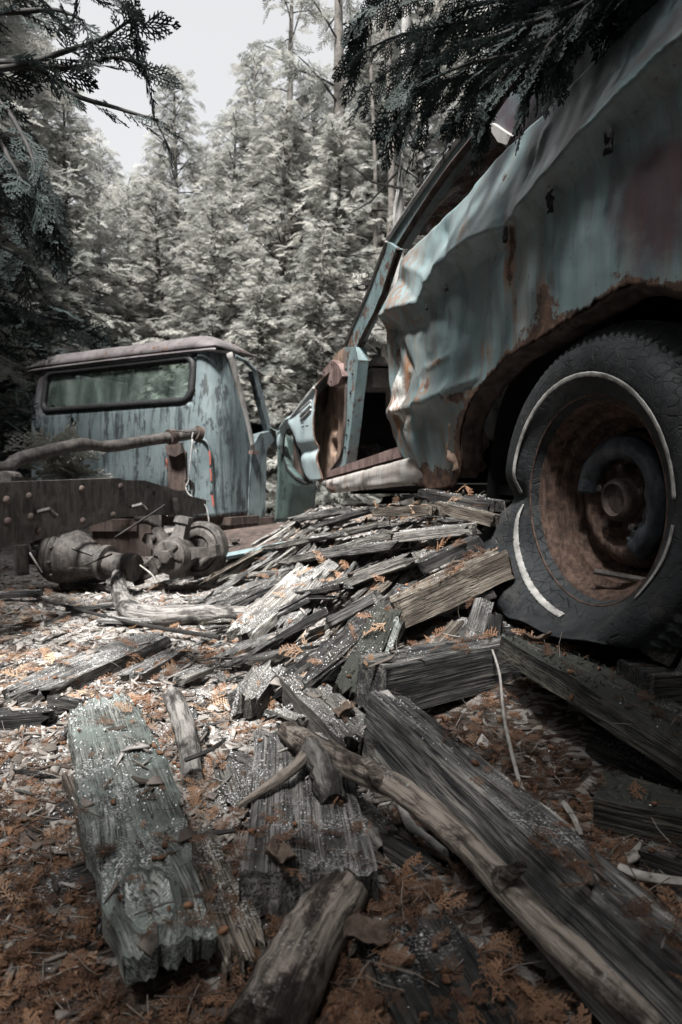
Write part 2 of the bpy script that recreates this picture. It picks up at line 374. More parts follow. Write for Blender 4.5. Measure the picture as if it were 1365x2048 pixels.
M['pellet'] = leaf_mat('snow_pellet', [(0.66, 0.67, 0.68), (0.86, 0.86, 0.86)], 0.0, 0.5)
M['mossleaf'] = leaf_mat('grey_green_moss', [(0.024, 0.027, 0.023), (0.052, 0.056, 0.047), (0.10, 0.103, 0.088)], 0.1, 0.9)
M['cone'] = leaf_mat('brown_cone', [(0.07, 0.034, 0.02), (0.18, 0.095, 0.055)], 0.0, 0.6)
M['deadleaf'] = flat_mat('curled_dead_leaf', (0.05, 0.036, 0.028), (0.16, 0.118, 0.092), 60, .8, .8)
def ground_mat():
    t = NT('forest_floor', 0.95, 0.15); v = t.oc
    n1 = t.noise(v, 3, 8, 0.7); n2 = t.noise(v, 28, 6, 0.7); fl = t.voro(t.map(v, (1, 1.8, 1)), 55, 'Color')
    sp = t.n('ShaderNodeSeparateColor'); t.put(sp.inputs[0], fl)
    c = t.ramp(n2, [(0.35, (0.012, 0.010, 0.009)), (0.5, (0.055, 0.040, 0.032)), (0.68, (0.14, 0.10, 0.075))])
    c = t.mix(t.math('MULTIPLY', t.ramp(sp.outputs[0], [(0.55, 0.0), (0.58, 0.8)]), t.ramp(n1, [(0.38, 0.0), (0.5, 1.0)])), c, (0.26, 0.245, 0.23))
    c = t.mix(t.math('MULTIPLY', t.attr('dust'), t.ramp(t.noise(v, 90, 5, 0.7), [(0.42, 0.0), (0.58, 0.85)])), c, (0.40, 0.385, 0.37))
    t.bump(t.math('ADD', n2, sp.outputs[1]), 0.8, 0.02); return t.col(c)
M['ground'] = ground_mat()

def white(x, y):                                   # how much pale dust and snow lies here: most of it in the open middle of the clearing
    u = x / y; a = math.exp(-(abs(u + .14 - .04 * (y - 1.5)) / (.34 + .06 * y)) ** 3) * sst(.78, 1.15, y)
    a *= 1 - .9 * sst(.06, .17, u) * sst(2.3, 1.6, y)
    return clamp(a * (.72 + .9 * (nz(x * 4, y * 4, 6) + .15)))
# ------------------------------------------------------------------ ground
def build_ground():
    ys = np.concatenate([np.linspace(-6, 0.3, 22)[:-1], np.linspace(0.3, 4.0, 130), np.linspace(4.0, 16, 50)[1:], np.array([20, 30, 50, 90, 160, 260])])
    xs = np.concatenate([np.array([-260, -120, -60, -30, -16]), np.linspace(-9, -1.9, 24), np.linspace(-1.8, 1.8, 120), np.linspace(1.9, 9, 24), np.array([16, 30, 60, 120, 260])])
    V = []
    for x in xs:
        for y in ys:
            z = terrain(x, y)
            if 0.3 < y < 4 and abs(x) < 1.9: z += 0.010 * nz(x * 22, y * 22, 1) + 0.006 * nz(x * 60, y * 60, 5)
            V.append((x, y, z))
    n, m = len(xs), len(ys)
    F = [(i * m + j, (i + 1) * m + j, (i + 1) * m + j + 1, i * m + j + 1) for i in range(n - 1) for j in range(m - 1)]
    me = npmesh('ground', V, F, {'dust': [white(x, y) if y > .3 else 0 for x, y, z in V]}); me.shade_smooth()
    return tag(link('ground', me, M['ground']), kind='structure')
GROUND = build_ground()

# ------------------------------------------------------------------ the teal car
CF = Frame((CARP.x, CARP.y, 0), CDIR)        # x forward along the car, y out of its visible side, z up
def chit(px, py, q=0.0): return CF.hit(px, py, q)
car = tag(empty('wrecked_car', CF.o, CF.rz), 'rusted teal car with crumpled side and open doorway, raised on a heap of boards', 'car')
def trace(pts, q=0.0):
    a = sorted([(chit(x, y, q).x, chit(x, y, q).z) for x, y in pts]); return [k[0] for k in a], [k[1] for k in a]
UPX, UPZ = trace([(1420, -90), (1301, 15), (1178, 133), (1090, 226), (993, 318), (932, 392), (868, 456), (790, 530), (774, 550)], -0.055)
CRX, CRZ = trace([(1365, 92), (1229, 220), (1173, 277), (1111, 349), (1060, 405), (1019, 441), (1006, 456), (932, 493), (891, 525), (868, 566), (838, 603), (767, 633)])
LOX, LOZ = trace([(1365, 588), (1300, 572), (1240, 566), (1180, 600), (1080, 665), (1000, 712), (950, 770), (915, 830), (897, 880), (893, 925), (880, 955), (850, 964), (800, 968), (780, 958)])
def zup(t): return float(np.interp(t, UPX, UPZ))
def zcr(t): return float(np.interp(t, CRX, CRZ))
def zlo(t):
    if t < LOX[0]:
        return float(np.interp(t, [-1.1, -0.66, -0.56, -0.50, -0.36, LOX[0]], [0.60, 0.52, 0.53, 0.66, 0.80, LOZ[0]]))
    return float(np.interp(t, LOX, LOZ))
EDX, EDZ = [], []
for p_ in [(774, 548), (767, 640), (766, 720), (771, 800), (774, 870), (790, 925), (806, 968)]:
    k_ = chit(*p_); EDX.append(k_.x); EDZ.append(k_.z)
def tfront(z): return float(np.interp(z, EDZ[::-1], EDX[::-1]))
def qprof(t, z):
    zc, zu, zl = zcr(t), zup(t), zlo(t)
    if z > zc:
        f = (z - zc) / max(zu - zc, 1e-3); return 0.030 - 0.085 * f - 0.045 * f * (1 - f)
    zk = 0.755
    dz = zc - z
    q = 0.030 - 0.044 * clamp(dz / .055) ** .7 - 0.008 * math.sin(clamp(dz / 0.4) * math.pi)
    if t > 0.55: q += 0.022 * math.exp(-((z - zk) / 0.035) ** 2) * sst(0.55, 0.72, t)
    if z < zk: q -= 0.040 * sst(0, 0.28, zk - z) * sst(0.3, 0.7, t)
    return q
CREASE = []                                     # sharp folds: traced lines, height, half width, side (0 both)
for pts_, am_, wd_, sd_ in [([(1040, 325), (1040, 395), (1024, 448), (1006, 462)], -.022, .045, 0), ([(1062, 260), (1052, 330), (1040, 400)], .016, .03, 0), ([(1005, 470), (985, 515), (975, 560), (962, 600)], .012, .035, 1),
        ([(868, 566), (820, 540), (792, 528)], .020, .05, 0), ([(838, 603), (800, 570), (776, 556)], -.022, .05, 0), ([(905, 520), (880, 480), (862, 462)], -.016, .05, 0), ([(955, 478), (935, 420), (925, 400)], .010, .05, 0),
        ([(852, 645), (846, 700), (832, 758), (840, 800), (812, 860), (805, 925)], .026, .035, 0), ([(800, 690), (812, 740), (800, 790), (790, 840), (800, 900), (815, 950)], -.024, .03, 0), ([(778, 700), (790, 752), (783, 800)], .020, .025, 0),
        ([(843, 735), (893, 708)], .010, .02, 0), ([(786, 824), (832, 812), (880, 790), (936, 762)], .020, .05, 1), ([(925, 560), (915, 620), (905, 680)], -.010, .06, 0), ([(1000, 540), (990, 600), (975, 650)], .006, .05, 0),
        ([(860, 630), (900, 660), (940, 680)], -.007, .05, 0), ([(772, 660), (800, 665), (845, 650)], -.018, .03, 0), ([(870, 860), (860, 900), (850, 940)], -.012, .04, 0), ([(900, 760), (880, 830), (875, 900)], .008, .06, 0)]:
    CREASE.append(([(lambda k: (k.x, k.z))(chit(*p)) for p in pts_], am_, wd_, sd_))
def crease(t, z):
    q = 0.0
    for pl, am, wd, sd_ in CREASE:
        best = 9; sg = 1
        for (x0, z0), (x1, z1) in zip(pl[:-1], pl[1:]):
            dx, dz = x1 - x0, z1 - z0; f = clamp(((t - x0) * dx + (z - z0) * dz) / (dx * dx + dz * dz)); ex, ez = t - x0 - f * dx, z - z0 - f * dz; d = math.hypot(ex, ez)
            if d < best: best = d; sg = ez
        if sd_: w_ = wd if sg > 0 else wd * .35
        else: w_ = wd
        if best < w_: k = 1 - best / w_; q += am * k * (.35 + .65 * k)
    return q
DENT = [(0.37, 1.17, .05, .10, -.035), (0.42, 1.05, .03, .12, .016), (0.62, 1.22, .08, .06, .018), (0.80, 1.10, .07, .05, -.028), (0.95, 1.20, .07, .07, -.024),
        (1.06, 1.02, .05, .10, .022), (0.90, 0.98, .05, .12, -.016), (1.16, 0.92, .03, .07, -.045), (1.12, 0.84, .05, .04, .035), (1.05, 0.76, .05, .03, -.028),
        (1.02, 0.66, .025, .13, .032), (0.95, 0.64, .03, .12, -.018), (1.10, 0.62, .03, .10, -.030), (1.20, 1.05, .03, .10, -.03), (0.16, 0.98, .14, .10, .014), (-0.1, 1.1, .2, .08, -.015),
        (0.55, 0.98, .06, .14, -.012), (0.72, 0.86, .10, .05, .012), (0.25, 1.25, .04, .07, -.02), (1.13, 1.14, .04, .05, .026)]
BARE = [(lambda k: (k.x, k.z, w_, h_, a_))(chit(x, y)) for x, y, w_, h_, a_ in [(781, 705, .014, .05, 1.3), (806, 742, .012, .05, 1.2), (843, 772, .020, .055, 1.3), (786, 835, .02, .04, 1.1), (868, 722, .05, .010, 1.3), (1012, 540, .014, .08, 1.1), (1020, 600, .012, .07, 1.0), (925, 465, .012, .03, 1.0), (828, 640, .03, .02, .9), (960, 700, .03, .03, .8), (1075, 590, .03, .04, .9), (900, 800, .05, .012, 1.0)]]
def build_quarter():
    NU, NV = 230, 100; ts = np.concatenate([np.linspace(-1.1, -0.3, 25)[:-1], np.linspace(-0.3, 1.25, NU - 23)]); V = []; ru, pa, pr, sk = [], [], [], []
    for t0 in ts:
        for j in range(NV + 1):
            f = j / NV; zl, zu = zlo(t0) - .025 * sst(.68, .78, t0), zup(t0)
            zl += (0.007 * nz(t0 * 45, 2) + 0.006 * nz(t0 * 120, 5)) * (1 if t0 < 0.8 else 0.3)
            z = zl + (zu - zl) * f
            w_ = sst(0.85, 1.25, t0); t = t0 - w_ * (1.25 - tfront(z))
            q = qprof(t0, z)
            for dt, dz, rt, rz_, am in DENT: q += .50 * am * math.exp(-((t - dt) / rt) ** 2 - ((z - dz) / rz_) ** 2)
            q += .68 * crease(t, z); q += 0.008 * nz(t * 6, z * 6, 4) * sst(0.2, 0.8, t) + 0.004 * nz(t * 19, z * 15, 8)
            q += 0.006 * sst(0.9, 1.2, t) * nz(t * 16, z * 11, 2)
            V.append((t, q, z))
            arch = math.exp(-max(z - zl, 0) / 0.035) * (1 if t0 < 0.78 else 0.8)
            r = 0.66 * arch + 0.5 * math.exp(-((t - 0.70) / .05) ** 2 - ((z - 0.62) / .10) ** 2)
            r += 0.42 * math.exp(-((t - 0.36) / .022) ** 2 - ((z - 1.13) / .05) ** 2) + 0.40 * math.exp(-((t - 0.22) / .07) ** 2 - ((z - 0.90) / .06) ** 2)
            r += 0.6 * sst(0.045, 0.0, 0.0) * 0 + 0.45 * math.exp(-max(tfront(z) - t, 0) / 0.020)
            r += 0.36 * math.exp(-((t - 0.95) / .18) ** 2 - ((z - 0.53) / .05) ** 2)
            r += 0.40 * math.exp(-((t - 0.72) / .16) ** 2 - ((z - (0.755 + 0.0)) / .010) ** 2)
            r += 0.36 * math.exp(-((t - 0.66) / .02) ** 2 - ((z - 1.235) / .02) ** 2) + 0.34 * math.exp(-((t - .43) / .03) ** 2 - ((z - 1.30) / .04) ** 2)
            kk = crease(t, z); r += .22 * sst(.006, .02, abs(kk)) * sst(.85, 1.0, t); b_ = 0.0
            for bt, bz, bw, bh, ba in BARE: b_ += ba * math.exp(-((t - bt + .04 * nz(z * 9, bt)) / bw) ** 2 - ((z - bz) / bh) ** 2)
            r += .46 * b_
            r += .30 * math.exp(-((z - zl - .03) / .05) ** 2) * sst(.72, .8, t0)
            ru.append(r)
            pa.append(0.72 * math.exp(-((t - 1.12) / .09) ** 2 - ((z - 0.80) / .16) ** 2) + 0.5 * math.exp(-((t - 1.04) / .05) ** 2 - ((z - .68) / .05) ** 2)
                      + 0.3 * math.exp(-((t - zcr(t) * 0 - 0.75) / .4) ** 2 - ((z - zcr(t0)) / .012) ** 2) + 0.25 * math.exp(-((t + 0.05) / .2) ** 2 - ((z - .92) / .02) ** 2))
            pr.append(0.95 * math.exp(-((t + 0.13) / .15) ** 2 - ((z - 1.03) / .13) ** 2) + .35 * nz(t * 7, z * 7, 9) * sst(.3, 0, t) + 0.65 * math.exp(-((t - 0.19) / .035) ** 2 - ((z - .95) / .06) ** 2) + 0.55 * sst(0.0, .03, z - zcr(t0)) * sst(0.45, 0.1, t) * 0.75)
            sk.append(1.4 * b_ + 0.9 * math.exp(-((t - 0.36) / .05) ** 2) * sst(1.2, 1.08, z) + 0.8 * sst(0.88, 1.1, t) + 0.25 + 0.5 * math.exp(-((t - .7) / .15) ** 2) * sst(.76, .70, z))
    m = NV + 1; F = [(i * m + j, i * m + j + 1, (i + 1) * m + j + 1, (i + 1) * m + j) for i in range(len(ts) - 1) for j in range(NV)]
    me = npmesh('quarter_panel', V, F, {'rust': ru, 'pale': pa, 'primer': pr, 'streak': sk}); me.shade_smooth()
    o = link('quarter_panel', me, M['car'], car); return solid(o, 0.004)
quarter = build_quarter()
# holes left by lost trim
for i, (x, y) in enumerate([(1105, 405), (1222, 285), (895, 575), (857, 616), (1015, 470)]):
    p = chit(x, y, 0.004); mb = MB(); sc = [.022, .022, .012, .007, .016][i]
    mb.grid(lambda u, v: (p.x + sc * (u - .5) * (1 + .6 * nz(u * 5 + i, v * 5)), p.y + .004 + .014 * nz(u * 7, v * 7, i), p.z + sc * 2.2 * (v - .5) * (1 + .5 * nz(v * 6, u * 4, i))), 4, 5)
    solid(mb.obj('torn_hole_edge', M['black'], car), .004)
# rust flange round the wheel arch, and the wheel housing behind it
mb = MB()
arc = [(t, zlo(t)) for t in np.linspace(-0.55, 0.76, 70)]
def flange(u, v):
    i = u * 69; k = min(int(i), 68); f = i - k
    t = arc[k][0] * (1 - f) + arc[k + 1][0] * f; z = arc[k][1] * (1 - f) + arc[k + 1][1] * f
    dx, dz = t - 0.03, z - 0.45; L = max(math.hypot(dx, dz), .1)
    s_ = v * 0.022 + 0.007 * nz(u * 30, v * 3)
    return (t - dx / L * s_, qprof(t, z) - 0.008 - 0.06 * v ** 1.4 + .007 * nz(u * 40, v * 5), z - dz / L * s_ * .8)
mb.grid(flange, 110, 6); solid(mb.obj('arch_flange', M['rust'], car, 3), .005)
mb = MB()
def house(u, v):
    a = R(-25 + 230 * u); r = 0.60 + .02 * nz(u * 9, v * 3)
    x = 0.06 + r * 1.0 * math.cos(a); z = 0.46 + (r - .09) * math.sin(a)
    return (x, -0.11 - 0.32 * v, max(z, 0.44))
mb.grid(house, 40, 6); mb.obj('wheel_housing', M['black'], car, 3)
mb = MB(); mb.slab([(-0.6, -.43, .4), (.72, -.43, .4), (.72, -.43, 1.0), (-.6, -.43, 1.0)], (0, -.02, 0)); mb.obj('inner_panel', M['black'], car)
# torn curled metal at the front foot of the arch
mb = MB()
fc = [chit(900, 845, -.02), chit(893, 900, -.03), chit(905, 940, -.03), chit(965, 945, -.14), chit(975, 880, -.16), chit(945, 800, -.12)]
cc = sum(fc, Vector()) / 6
def patch(u, v):
    i = u * 6; k = int(i) % 6; f = i - int(i); e = fc[k].lerp(fc[(k + 1) % 6], f)
    p = cc.lerp(e, v); return p + Vector((0, .02 * nz(p.x * 30, p.z * 30), 0)) + Vector((.012 * nz(u * 20, v * 4), 0, .012 * nz(u * 17, v * 5, 4)))
mb.grid(patch, 36, 6); solid(mb.obj('torn_arch_foot', M['rusttan'], car, 3), .004)
# rocker, door sill
a0, a1 = chit(650, 987, .0), chit(832, 968, .0); b0, b1 = chit(641, 958, .0), chit(776, 921, .0)
mb = MB()
def rock(u, v):
    lo = a0.lerp(a1, u); hi = b0.lerp(Vector((a1.x - .06, 0, b1.z + .03)), u)
    p = lo.lerp(hi, v); p.y = -.03 - .05 * sst(.80, 1, u) + .014 * math.sin(v * math.pi) ** .5 - .03 * sst(.86, 1, v) + .006 * nz(u * 9, v * 4); p.z += .004 * nz(u * 22, 3); return p
mb.grid(rock, 50, 10); o = mb.obj('rocker_panel', M['sill'], car, 3)
fattr(o, 'rust', [0.55 * sst(.12, 0, v[2] - a0.z - .02) * .8 + .28 * nz(v[0] * 4, v[2] * 3) for v in mb.v]); fattr(o, 'streak', [.35] * len(mb.v)); solid(o, .005)
mb = MB(); ztop = lambda u: b0.lerp(b1, u)
s0, s1 = chit(655, 947, -.03), chit(780, 906, -.03)
mb.slab([s0 + Vector((0, 0, -.02)), s1 + Vector((-.1, 0, -.02)), s1 + Vector((-.1, 0, .022)), s0 + Vector((0, 0, .012))], (0, -.13, .0)); mb.obj('door_sill', M['rustred'], car)
# front fender
def fender():
    up = [(690, 693), (676, 699), (648, 713), (630, 742), (607, 776), (585, 815), (560, 862)]
    lo = [(690, 960), (640, 957), (631, 962), (622, 963), (612, 952), (605, 934), (599, 912), (592, 880), (586, 864), (580, 857), (573, 860), (568, 875), (564, 900), (558, 915)]
    ux, uz = trace(up, -.0); lx, lz = trace(lo, -.0)
    chx, chz = trace([(636, 768), (625, 780), (600, 812), (580, 838), (560, 862)])
    t0, t1 = chit(634, 800).x, chit(560, 880).x
    V = []; ru = []; NV = 44; ts = np.linspace(t0, t1, 90)
    for t in ts:
        zu, zl = float(np.interp(t, ux, uz)), float(np.interp(t, lx, lz)); zc = float(np.interp(t, chx, chz))
        for j in range(NV + 1):
            z = zl + (zu - zl) * j / NV
            q = 0.0 + .012 * math.exp(-((z - zc + .01) / .012) ** 2)
            if z > zc: q -= .07 * ((z - zc) / max(zu - zc, .05)) ** 1.6
            q += .02 * math.sin((z - zl) / max(zc - zl, .1) * math.pi) - .02 * math.exp(-((z - .66) / .03) ** 2)
            rear = t - t0
            tt = t + (0.03 * nz(z * 8, 3) - .10 * sst(.72, .5, z) - .16 * sst(zc, zu + .02, z)) * sst(.12, 0, rear)
            V.append((tt, q + .004 * nz(t * 9, z * 9), z))
            ru.append(.62 * math.exp(-rear / .02) + .5 * math.exp(-(z - zl) / .02) + .25 * sst(.02, .2, z - zc) * nz(t * 5, z * 7) + .30 * math.exp(-((t - 2.75) / .12) ** 2 - ((z - 1.0) / .06) ** 2))
    m = NV + 1; F = [(i * m + j, i * m + j + 1, (i + 1) * m + j + 1, (i + 1) * m + j) for i in range(89) for j in range(NV)]
    me = npmesh('front_fender', V, F, {'rust': ru}); me.shade_smooth()
    solid(link('front_fender', me, M['fender'], car), .006)
    mb = MB(); mb.tube([chit(x, y, .014) for x, y in [(628, 775), (612, 795), (590, 824), (562, 860)]], .007, 5); mb.obj('body_moulding', M['chrome'], car)
    for k in range(3):
        mb = MB(); x0, y0 = 599 + k * 1.5, 823 + k * 9; x1, y1 = 622, 801 + k * 9
        mb.tube([chit(x0, y0, .017), chit((x0 + x1) / 2, (y0 + y1) / 2, .022), chit(x1, y1, .017)], .006, 5); mb.obj('vent_louvre', M['chrome'], car)
    mb = MB()
    for pts in ([(604, 846), (609, 845), (610, 852), (605, 854), (609, 859), (608, 866)], [(613, 852), (618, 851)]):
        mb.tube([chit(x, y, .016) for x, y in pts], .005, 4)
    mb.obj('emblem', M['black'], car)
    # rim of the front arch and dark apron below it
    mb = MB(); arcp = [(622, 963), (610, 950), (599, 912), (590, 875), (580, 857), (571, 862), (567, 885), (568, 912), (577, 938), (592, 955), (614, 967)]
    mb.tube(smooth_path([chit(x, y, -.025) for x, y in arcp], 4), .010, 6, jit=.35); mb.obj('arch_flange', M['black'], car, 3)
    mb = MB(); mb.slab([chit(x, y, -.02) for x, y in [(561, 872), (566, 905), (577, 937), (594, 955), (617, 967), (598, 973), (574, 962), (556, 930)]], (0, -.04, 0)); mb.obj('front_apron', M['truckgreen'], car)
    mb = MB()
    def hood(u, v):
        t = t0 - .05 + (t1 - t0 + .1) * u; z = float(np.interp(t, ux, uz))
        return (t, -.07 - 1.37 * v, z - .004 + .05 * math.sin(v * math.pi) ** .6)
    mb.grid(hood, 14, 14); solid(mb.obj('bonnet', M['roof'], car, 3), .006)
    mb = MB(); mb.slab([(t1 + .02, -.1, .5), (t1 + .02, -1.5, .5), (t1 + .02, -1.5, .78), (t1 + .02, -.1, .78)], (.03, 0, 0)); mb.obj('front_grille', M['rust'], car)
fender()
# cowl side, hinge plate, hinge pillar
mb = MB()
cs = [chit(x, y, -.11) for x, y in [(690, 693), (668, 712), (652, 750), (630, 800), (628, 900), (634, 955), (640, 968), (662, 950), (688, 925), (697, 800)]]
c0 = sum(cs, Vector()) / len(cs)
def cowl(u, v):
    i = u * len(cs); k = int(i) % len(cs); f = i - int(i); e = cs[k].lerp(cs[(k + 1) % len(cs)], f); p = c0.lerp(e, v)
    for (x, y, rx, rz_, am) in COWLD: p = p + Vector((0, am * math.exp(-((p.x - x) / rx) ** 4 - ((p.z - y) / rz_) ** 4), 0))
    return p + Vector((0, .006 * nz(p.x * 20, p.z * 20), 0))
h1, h2, h3 = chit(669, 852, -.11), chit(668, 895, -.11), chit(652, 775, -.11)
COWLD = [(h1.x, h1.z, .045, .03, -.035), (h2.x, h2.z, .05, .035, -.025), (h3.x + .05, h3.z, .08, .08, -.07)]
mb.grid(cowl, 90, 22); mb.obj('cowl_side', M['rusttan'], car, 3)
mb = MB(); hp = [chit(x, y, -.045) for x, y in [(643, 746), (648, 738), (664, 720), (678, 730), (685, 752), (676, 768), (662, 773), (656, 768)]]
mb.slab(hp, (0, -.035, 0)); o = mb.obj('hinge_plate', M['rustred'], car)
for x, y in [(649, 745), (663, 763), (664, 728)]:
    mb = MB(); p = chit(x, y, -.043); mb.lathe([(0, .004), (.006, .004), (.007, 0)], 8, p, (0, 1, 0)); mb.obj('bolt_hole', M['black'], o)
mb = MB(); pil = [(690, 694), (712, 694), (717, 720), (713, 760), (708, 800), (703, 850), (697, 895), (693, 925), (690, 935), (655, 950), (672, 930), (682, 915), (688, 880), (692, 830), (694, 770), (693, 730)]
mb.slab([chit(x, y, -.075) for x, y in pil], (0, -.05, 0)); o = mb.obj('hinge_pillar', M['car'], car)
fattr(o, 'rust', [.38] * len(mb.v))
mb = MB(); mb.tube(smooth_path([chit(x, y, -.070) for x, y in [(690, 700), (692, 760), (691, 830), (687, 880), (682, 912), (662, 940)]], 3), .008, 5, jit=.3); mb.obj('pillar_seam', M['rust'], car)
mb = MB()
for x, y in [(706, 748), (702, 786), (698, 840), (694, 870), (691, 895)]: mb.lathe([(0, .006), (.006, .005), (.008, 0)], 6, chit(x, y, -.073), (0, 1, 0))
o = mb.obj('pillar_bolts', M['black'], car); o['kind'] = 'stuff'
# windscreen pillar
mb = MB(); ap = [(690, 694), (708, 650), (735, 590), (760, 520), (774, 483), (795, 497), (778, 548), (757, 610), (733, 660), (717, 694)]
mb.slab([chit(x, y, -.10) for x, y in ap], (0.01, -.03, 0)); o = mb.obj('windscreen_pillar', M['car'], car)
fattr(o, 'rust', [.46 + .15 * nz(v[0] * 12, v[2] * 12) for v in mb.v])
mb = MB(); mb.tube(smooth_path([chit(x, y, -.095) for x, y in [(718, 692), (736, 655), (760, 606), (781, 546), (797, 497)]], 3), .010, 5, jit=.3); mb.obj('pillar_channel', M['rust'], car)
mb = MB(); mb.tube(smooth_path([chit(x, y, -.095) for x, y in [(689, 692), (706, 650), (734, 588), (759, 520), (773, 483)]], 3), .006, 5); mb.obj('drip_moulding', M['sill'], car)
# roof rail, drip edge, roof skin, rear pillar
RQ = -.17
railo = [(774, 482), (830, 398), (890, 314), (943, 242), (1010, 150), (1100, 30)]
raili = [(796, 496), (850, 410), (900, 338), (942, 286), (1010, 200), (1110, 70)]
mb = MB(); mb.slab([chit(x, y, RQ) for x, y in railo] + [chit(x, y, RQ) for x, y in raili[::-1]], (0, -.05, 0)); o = mb.obj('roof_rail', M['car'], car)
fattr(o, 'rust', [.34 + .12 * nz(v[0] * 20, v[2] * 20) for v in mb.v]); fattr(o, 'primer', [.35] * len(mb.v))
mb = MB(); mb.tube(smooth_path([chit(x, y, RQ + .008) for x, y in railo], 3), .009, 6); mb.obj('drip_moulding', M['chrome'], car)
mb = MB(); mb.tube(smooth_path([chit(x, y, RQ + .004) for x, y in raili], 3), .014, 6); mb.obj('window_channel', M['rust'], car)
rx, rz_ = trace(railo, RQ)
xs_, zs_ = [p[0] for p in sorted(zip(rx, rz_))], [p[1] for p in sorted(zip(rx, rz_))]
def roofz(t):
    if t < xs_[0]: return zs_[0] - .30 * (xs_[0] - t)
    return float(np.interp(t, xs_, zs_))
mb = MB()
def roof(u, v):
    t = -.35 + (xs_[-1] + .02 + .35) * u; e = math.sin(clamp(v, .0, 1) * math.pi) ** .45
    return (t + .05 * e * u, RQ - .006 - 1.25 * v, roofz(t) + .012 + .135 * e * (0.55 + .45 * math.sin(u * math.pi) ** .5))
mb.grid(roof, 26, 26); o = mb.obj('roof', M['roof'], car, 3); fattr(o, 'rust', [.5] * len(mb.v)); solid(o, .008)
mb = MB(); mb.slab([chit(x, y, -.10) for x, y in [(978, 252), (1045, 152), (1105, 70), (1180, -40), (1330, -70), (1305, 20), (1180, 140), (1090, 234), (1020, 305)]], (0, -.04, 0))
o = mb.obj('rear_pillar', M['car'], car); fattr(o, 'primer', [.62] * len(mb.v))
mb = MB(); mb.slab([chit(x, y, -.085) for x, y in [(974, 250), (984, 246), (1022, 272), (1014, 290), (996, 284)]], (0, -.03, 0)); mb.obj('pillar_trim', M['sill'], car)
# inside: floor, firewall, dash, pedals, far side, deck
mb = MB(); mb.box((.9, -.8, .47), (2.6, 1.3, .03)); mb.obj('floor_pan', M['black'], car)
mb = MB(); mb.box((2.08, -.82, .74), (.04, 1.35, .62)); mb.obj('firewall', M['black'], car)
d0, d1 = chit(717, 700, -.25), chit(768, 704, -.25)
mb = MB(); mb.box((1.95, -.80, .985), (.20, 1.25, .09)); mb.box((1.93, -.80, 1.055), (.30, 1.25, .03)); mb.box((1.93, -.34, .90), (.10, .10, .12)); mb.box((1.93, -1.0, .90), (.10, .55, .12)); o = mb.obj('dashboard', M['dash'], car)
mb = MB(); mb.box((1.862, -.47, .925), (.02, .10, .10)); mb.obj('gauge_opening', M['black'], car)
mb = MB(); mb.grid(lambda u, v: (1.86 - .05 * v + .02 * nz(u * 4, 2), -.30 - .55 * u, .86 - .16 * v + .015 * nz(u * 6, v * 3)), 10, 4); solid(mb.obj('lower_dash_flap', M['dash'], car), .006)
mb = MB(); ped = [chit(x, y, -.32) for x, y in [(728, 815), (722, 850), (718, 878), (724, 888)]]; mb.tube(smooth_path(ped, 3), .011, 6); mb.box(chit(727, 890, -.32), (.02, .07, .05)); mb.obj('brake_pedal', M['iron'], car)
for x, y in [(706, 828), (752, 826)]:
    mb = MB(); mb.lathe([(0, .01), (.016, .008), (.02, 0), (.018, -.02)], 10, chit(x, y, -.30), (-.6, .6, .2)); mb.obj('dash_knob', M['chrome'], car)
mb = MB(); mb.slab([(-1.1, -1.62, .5), (2.1, -1.62, .5), (3.05, -1.62, .55), (3.05, -1.62, .84), (2.1, -1.62, 1.1), (1.2, -1.62, 1.25), (-1.1, -1.62, 1.25)], (0, .03, 0)); mb.obj('far_side_panel', M['car'], car)
mb = MB(); mb.box((-.72, -.82, 1.26), (.78, 1.5, .03)); mb.obj('boot_lid', M['car'], car)
mb = MB(); mb.box((-1.09, -.82, .9), (.03, 1.55, .75)); mb.obj('tail_panel', M['car'], car)
mb = MB(); mb.grid(lambda u, v: (.25 + .30 * v, -.25 - 1.2 * u, 1.22 + .10 * math.sin(u * 3.14) * v - .6 * (1 - v) * 0), 8, 4); solid(mb.obj('parcel_shelf', M['dash'], car), .02)
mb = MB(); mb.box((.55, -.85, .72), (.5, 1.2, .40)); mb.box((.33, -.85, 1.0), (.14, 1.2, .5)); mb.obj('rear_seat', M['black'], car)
mb = MB(); mb.tube(smooth_path([chit(x, y, -.24) for x, y in [(845, 470), (852, 440), (872, 412), (905, 380), (925, 372)]], 3), .012, 6); mb.obj('seat_belt_strap', M['dash'], car)

# wheel: rim, tyre, hub
WC = chit(1187, 1000, -.045); WS = 1.06
whp = MB()
QI = -.0
prof = [(.212, .012), (.215, .006), (.213, -.004), (.203, -.008), (.196, -.020), (.192, -.034), (.187, -.038), (.185, -.054), (.178, -.060), (.172, -.062), (.170, -.070), (.169, -.090), (.166, -.094), (.165, -.108), (.158, -.115), (.150, -.117)]
whp.lathe([(a * WS, b) for a, b in prof], 72, WC, (0, 1, 0)); wheel = whp.obj('wheel_rim', M['rim'], car, .7); solid(wheel, .004)
mb = MB(); mb.lathe([(.152, -.116), (.150, -.098), (.138, -.080), (.118, -.070), (.108, -.073), (.098, -.092), (.088, -.105), (.060, -.108), (.052, -.100), (.046, -.085), (.0, -.083)], 64, WC, (0, 1, 0))
for i, v in enumerate(mb.v): mb.v[i] = (v[0], v[1] + .004 * nz(v[0] * 40, v[2] * 40), v[2])
mb.obj('wheel_disc', M['rim'], wheel, 3)
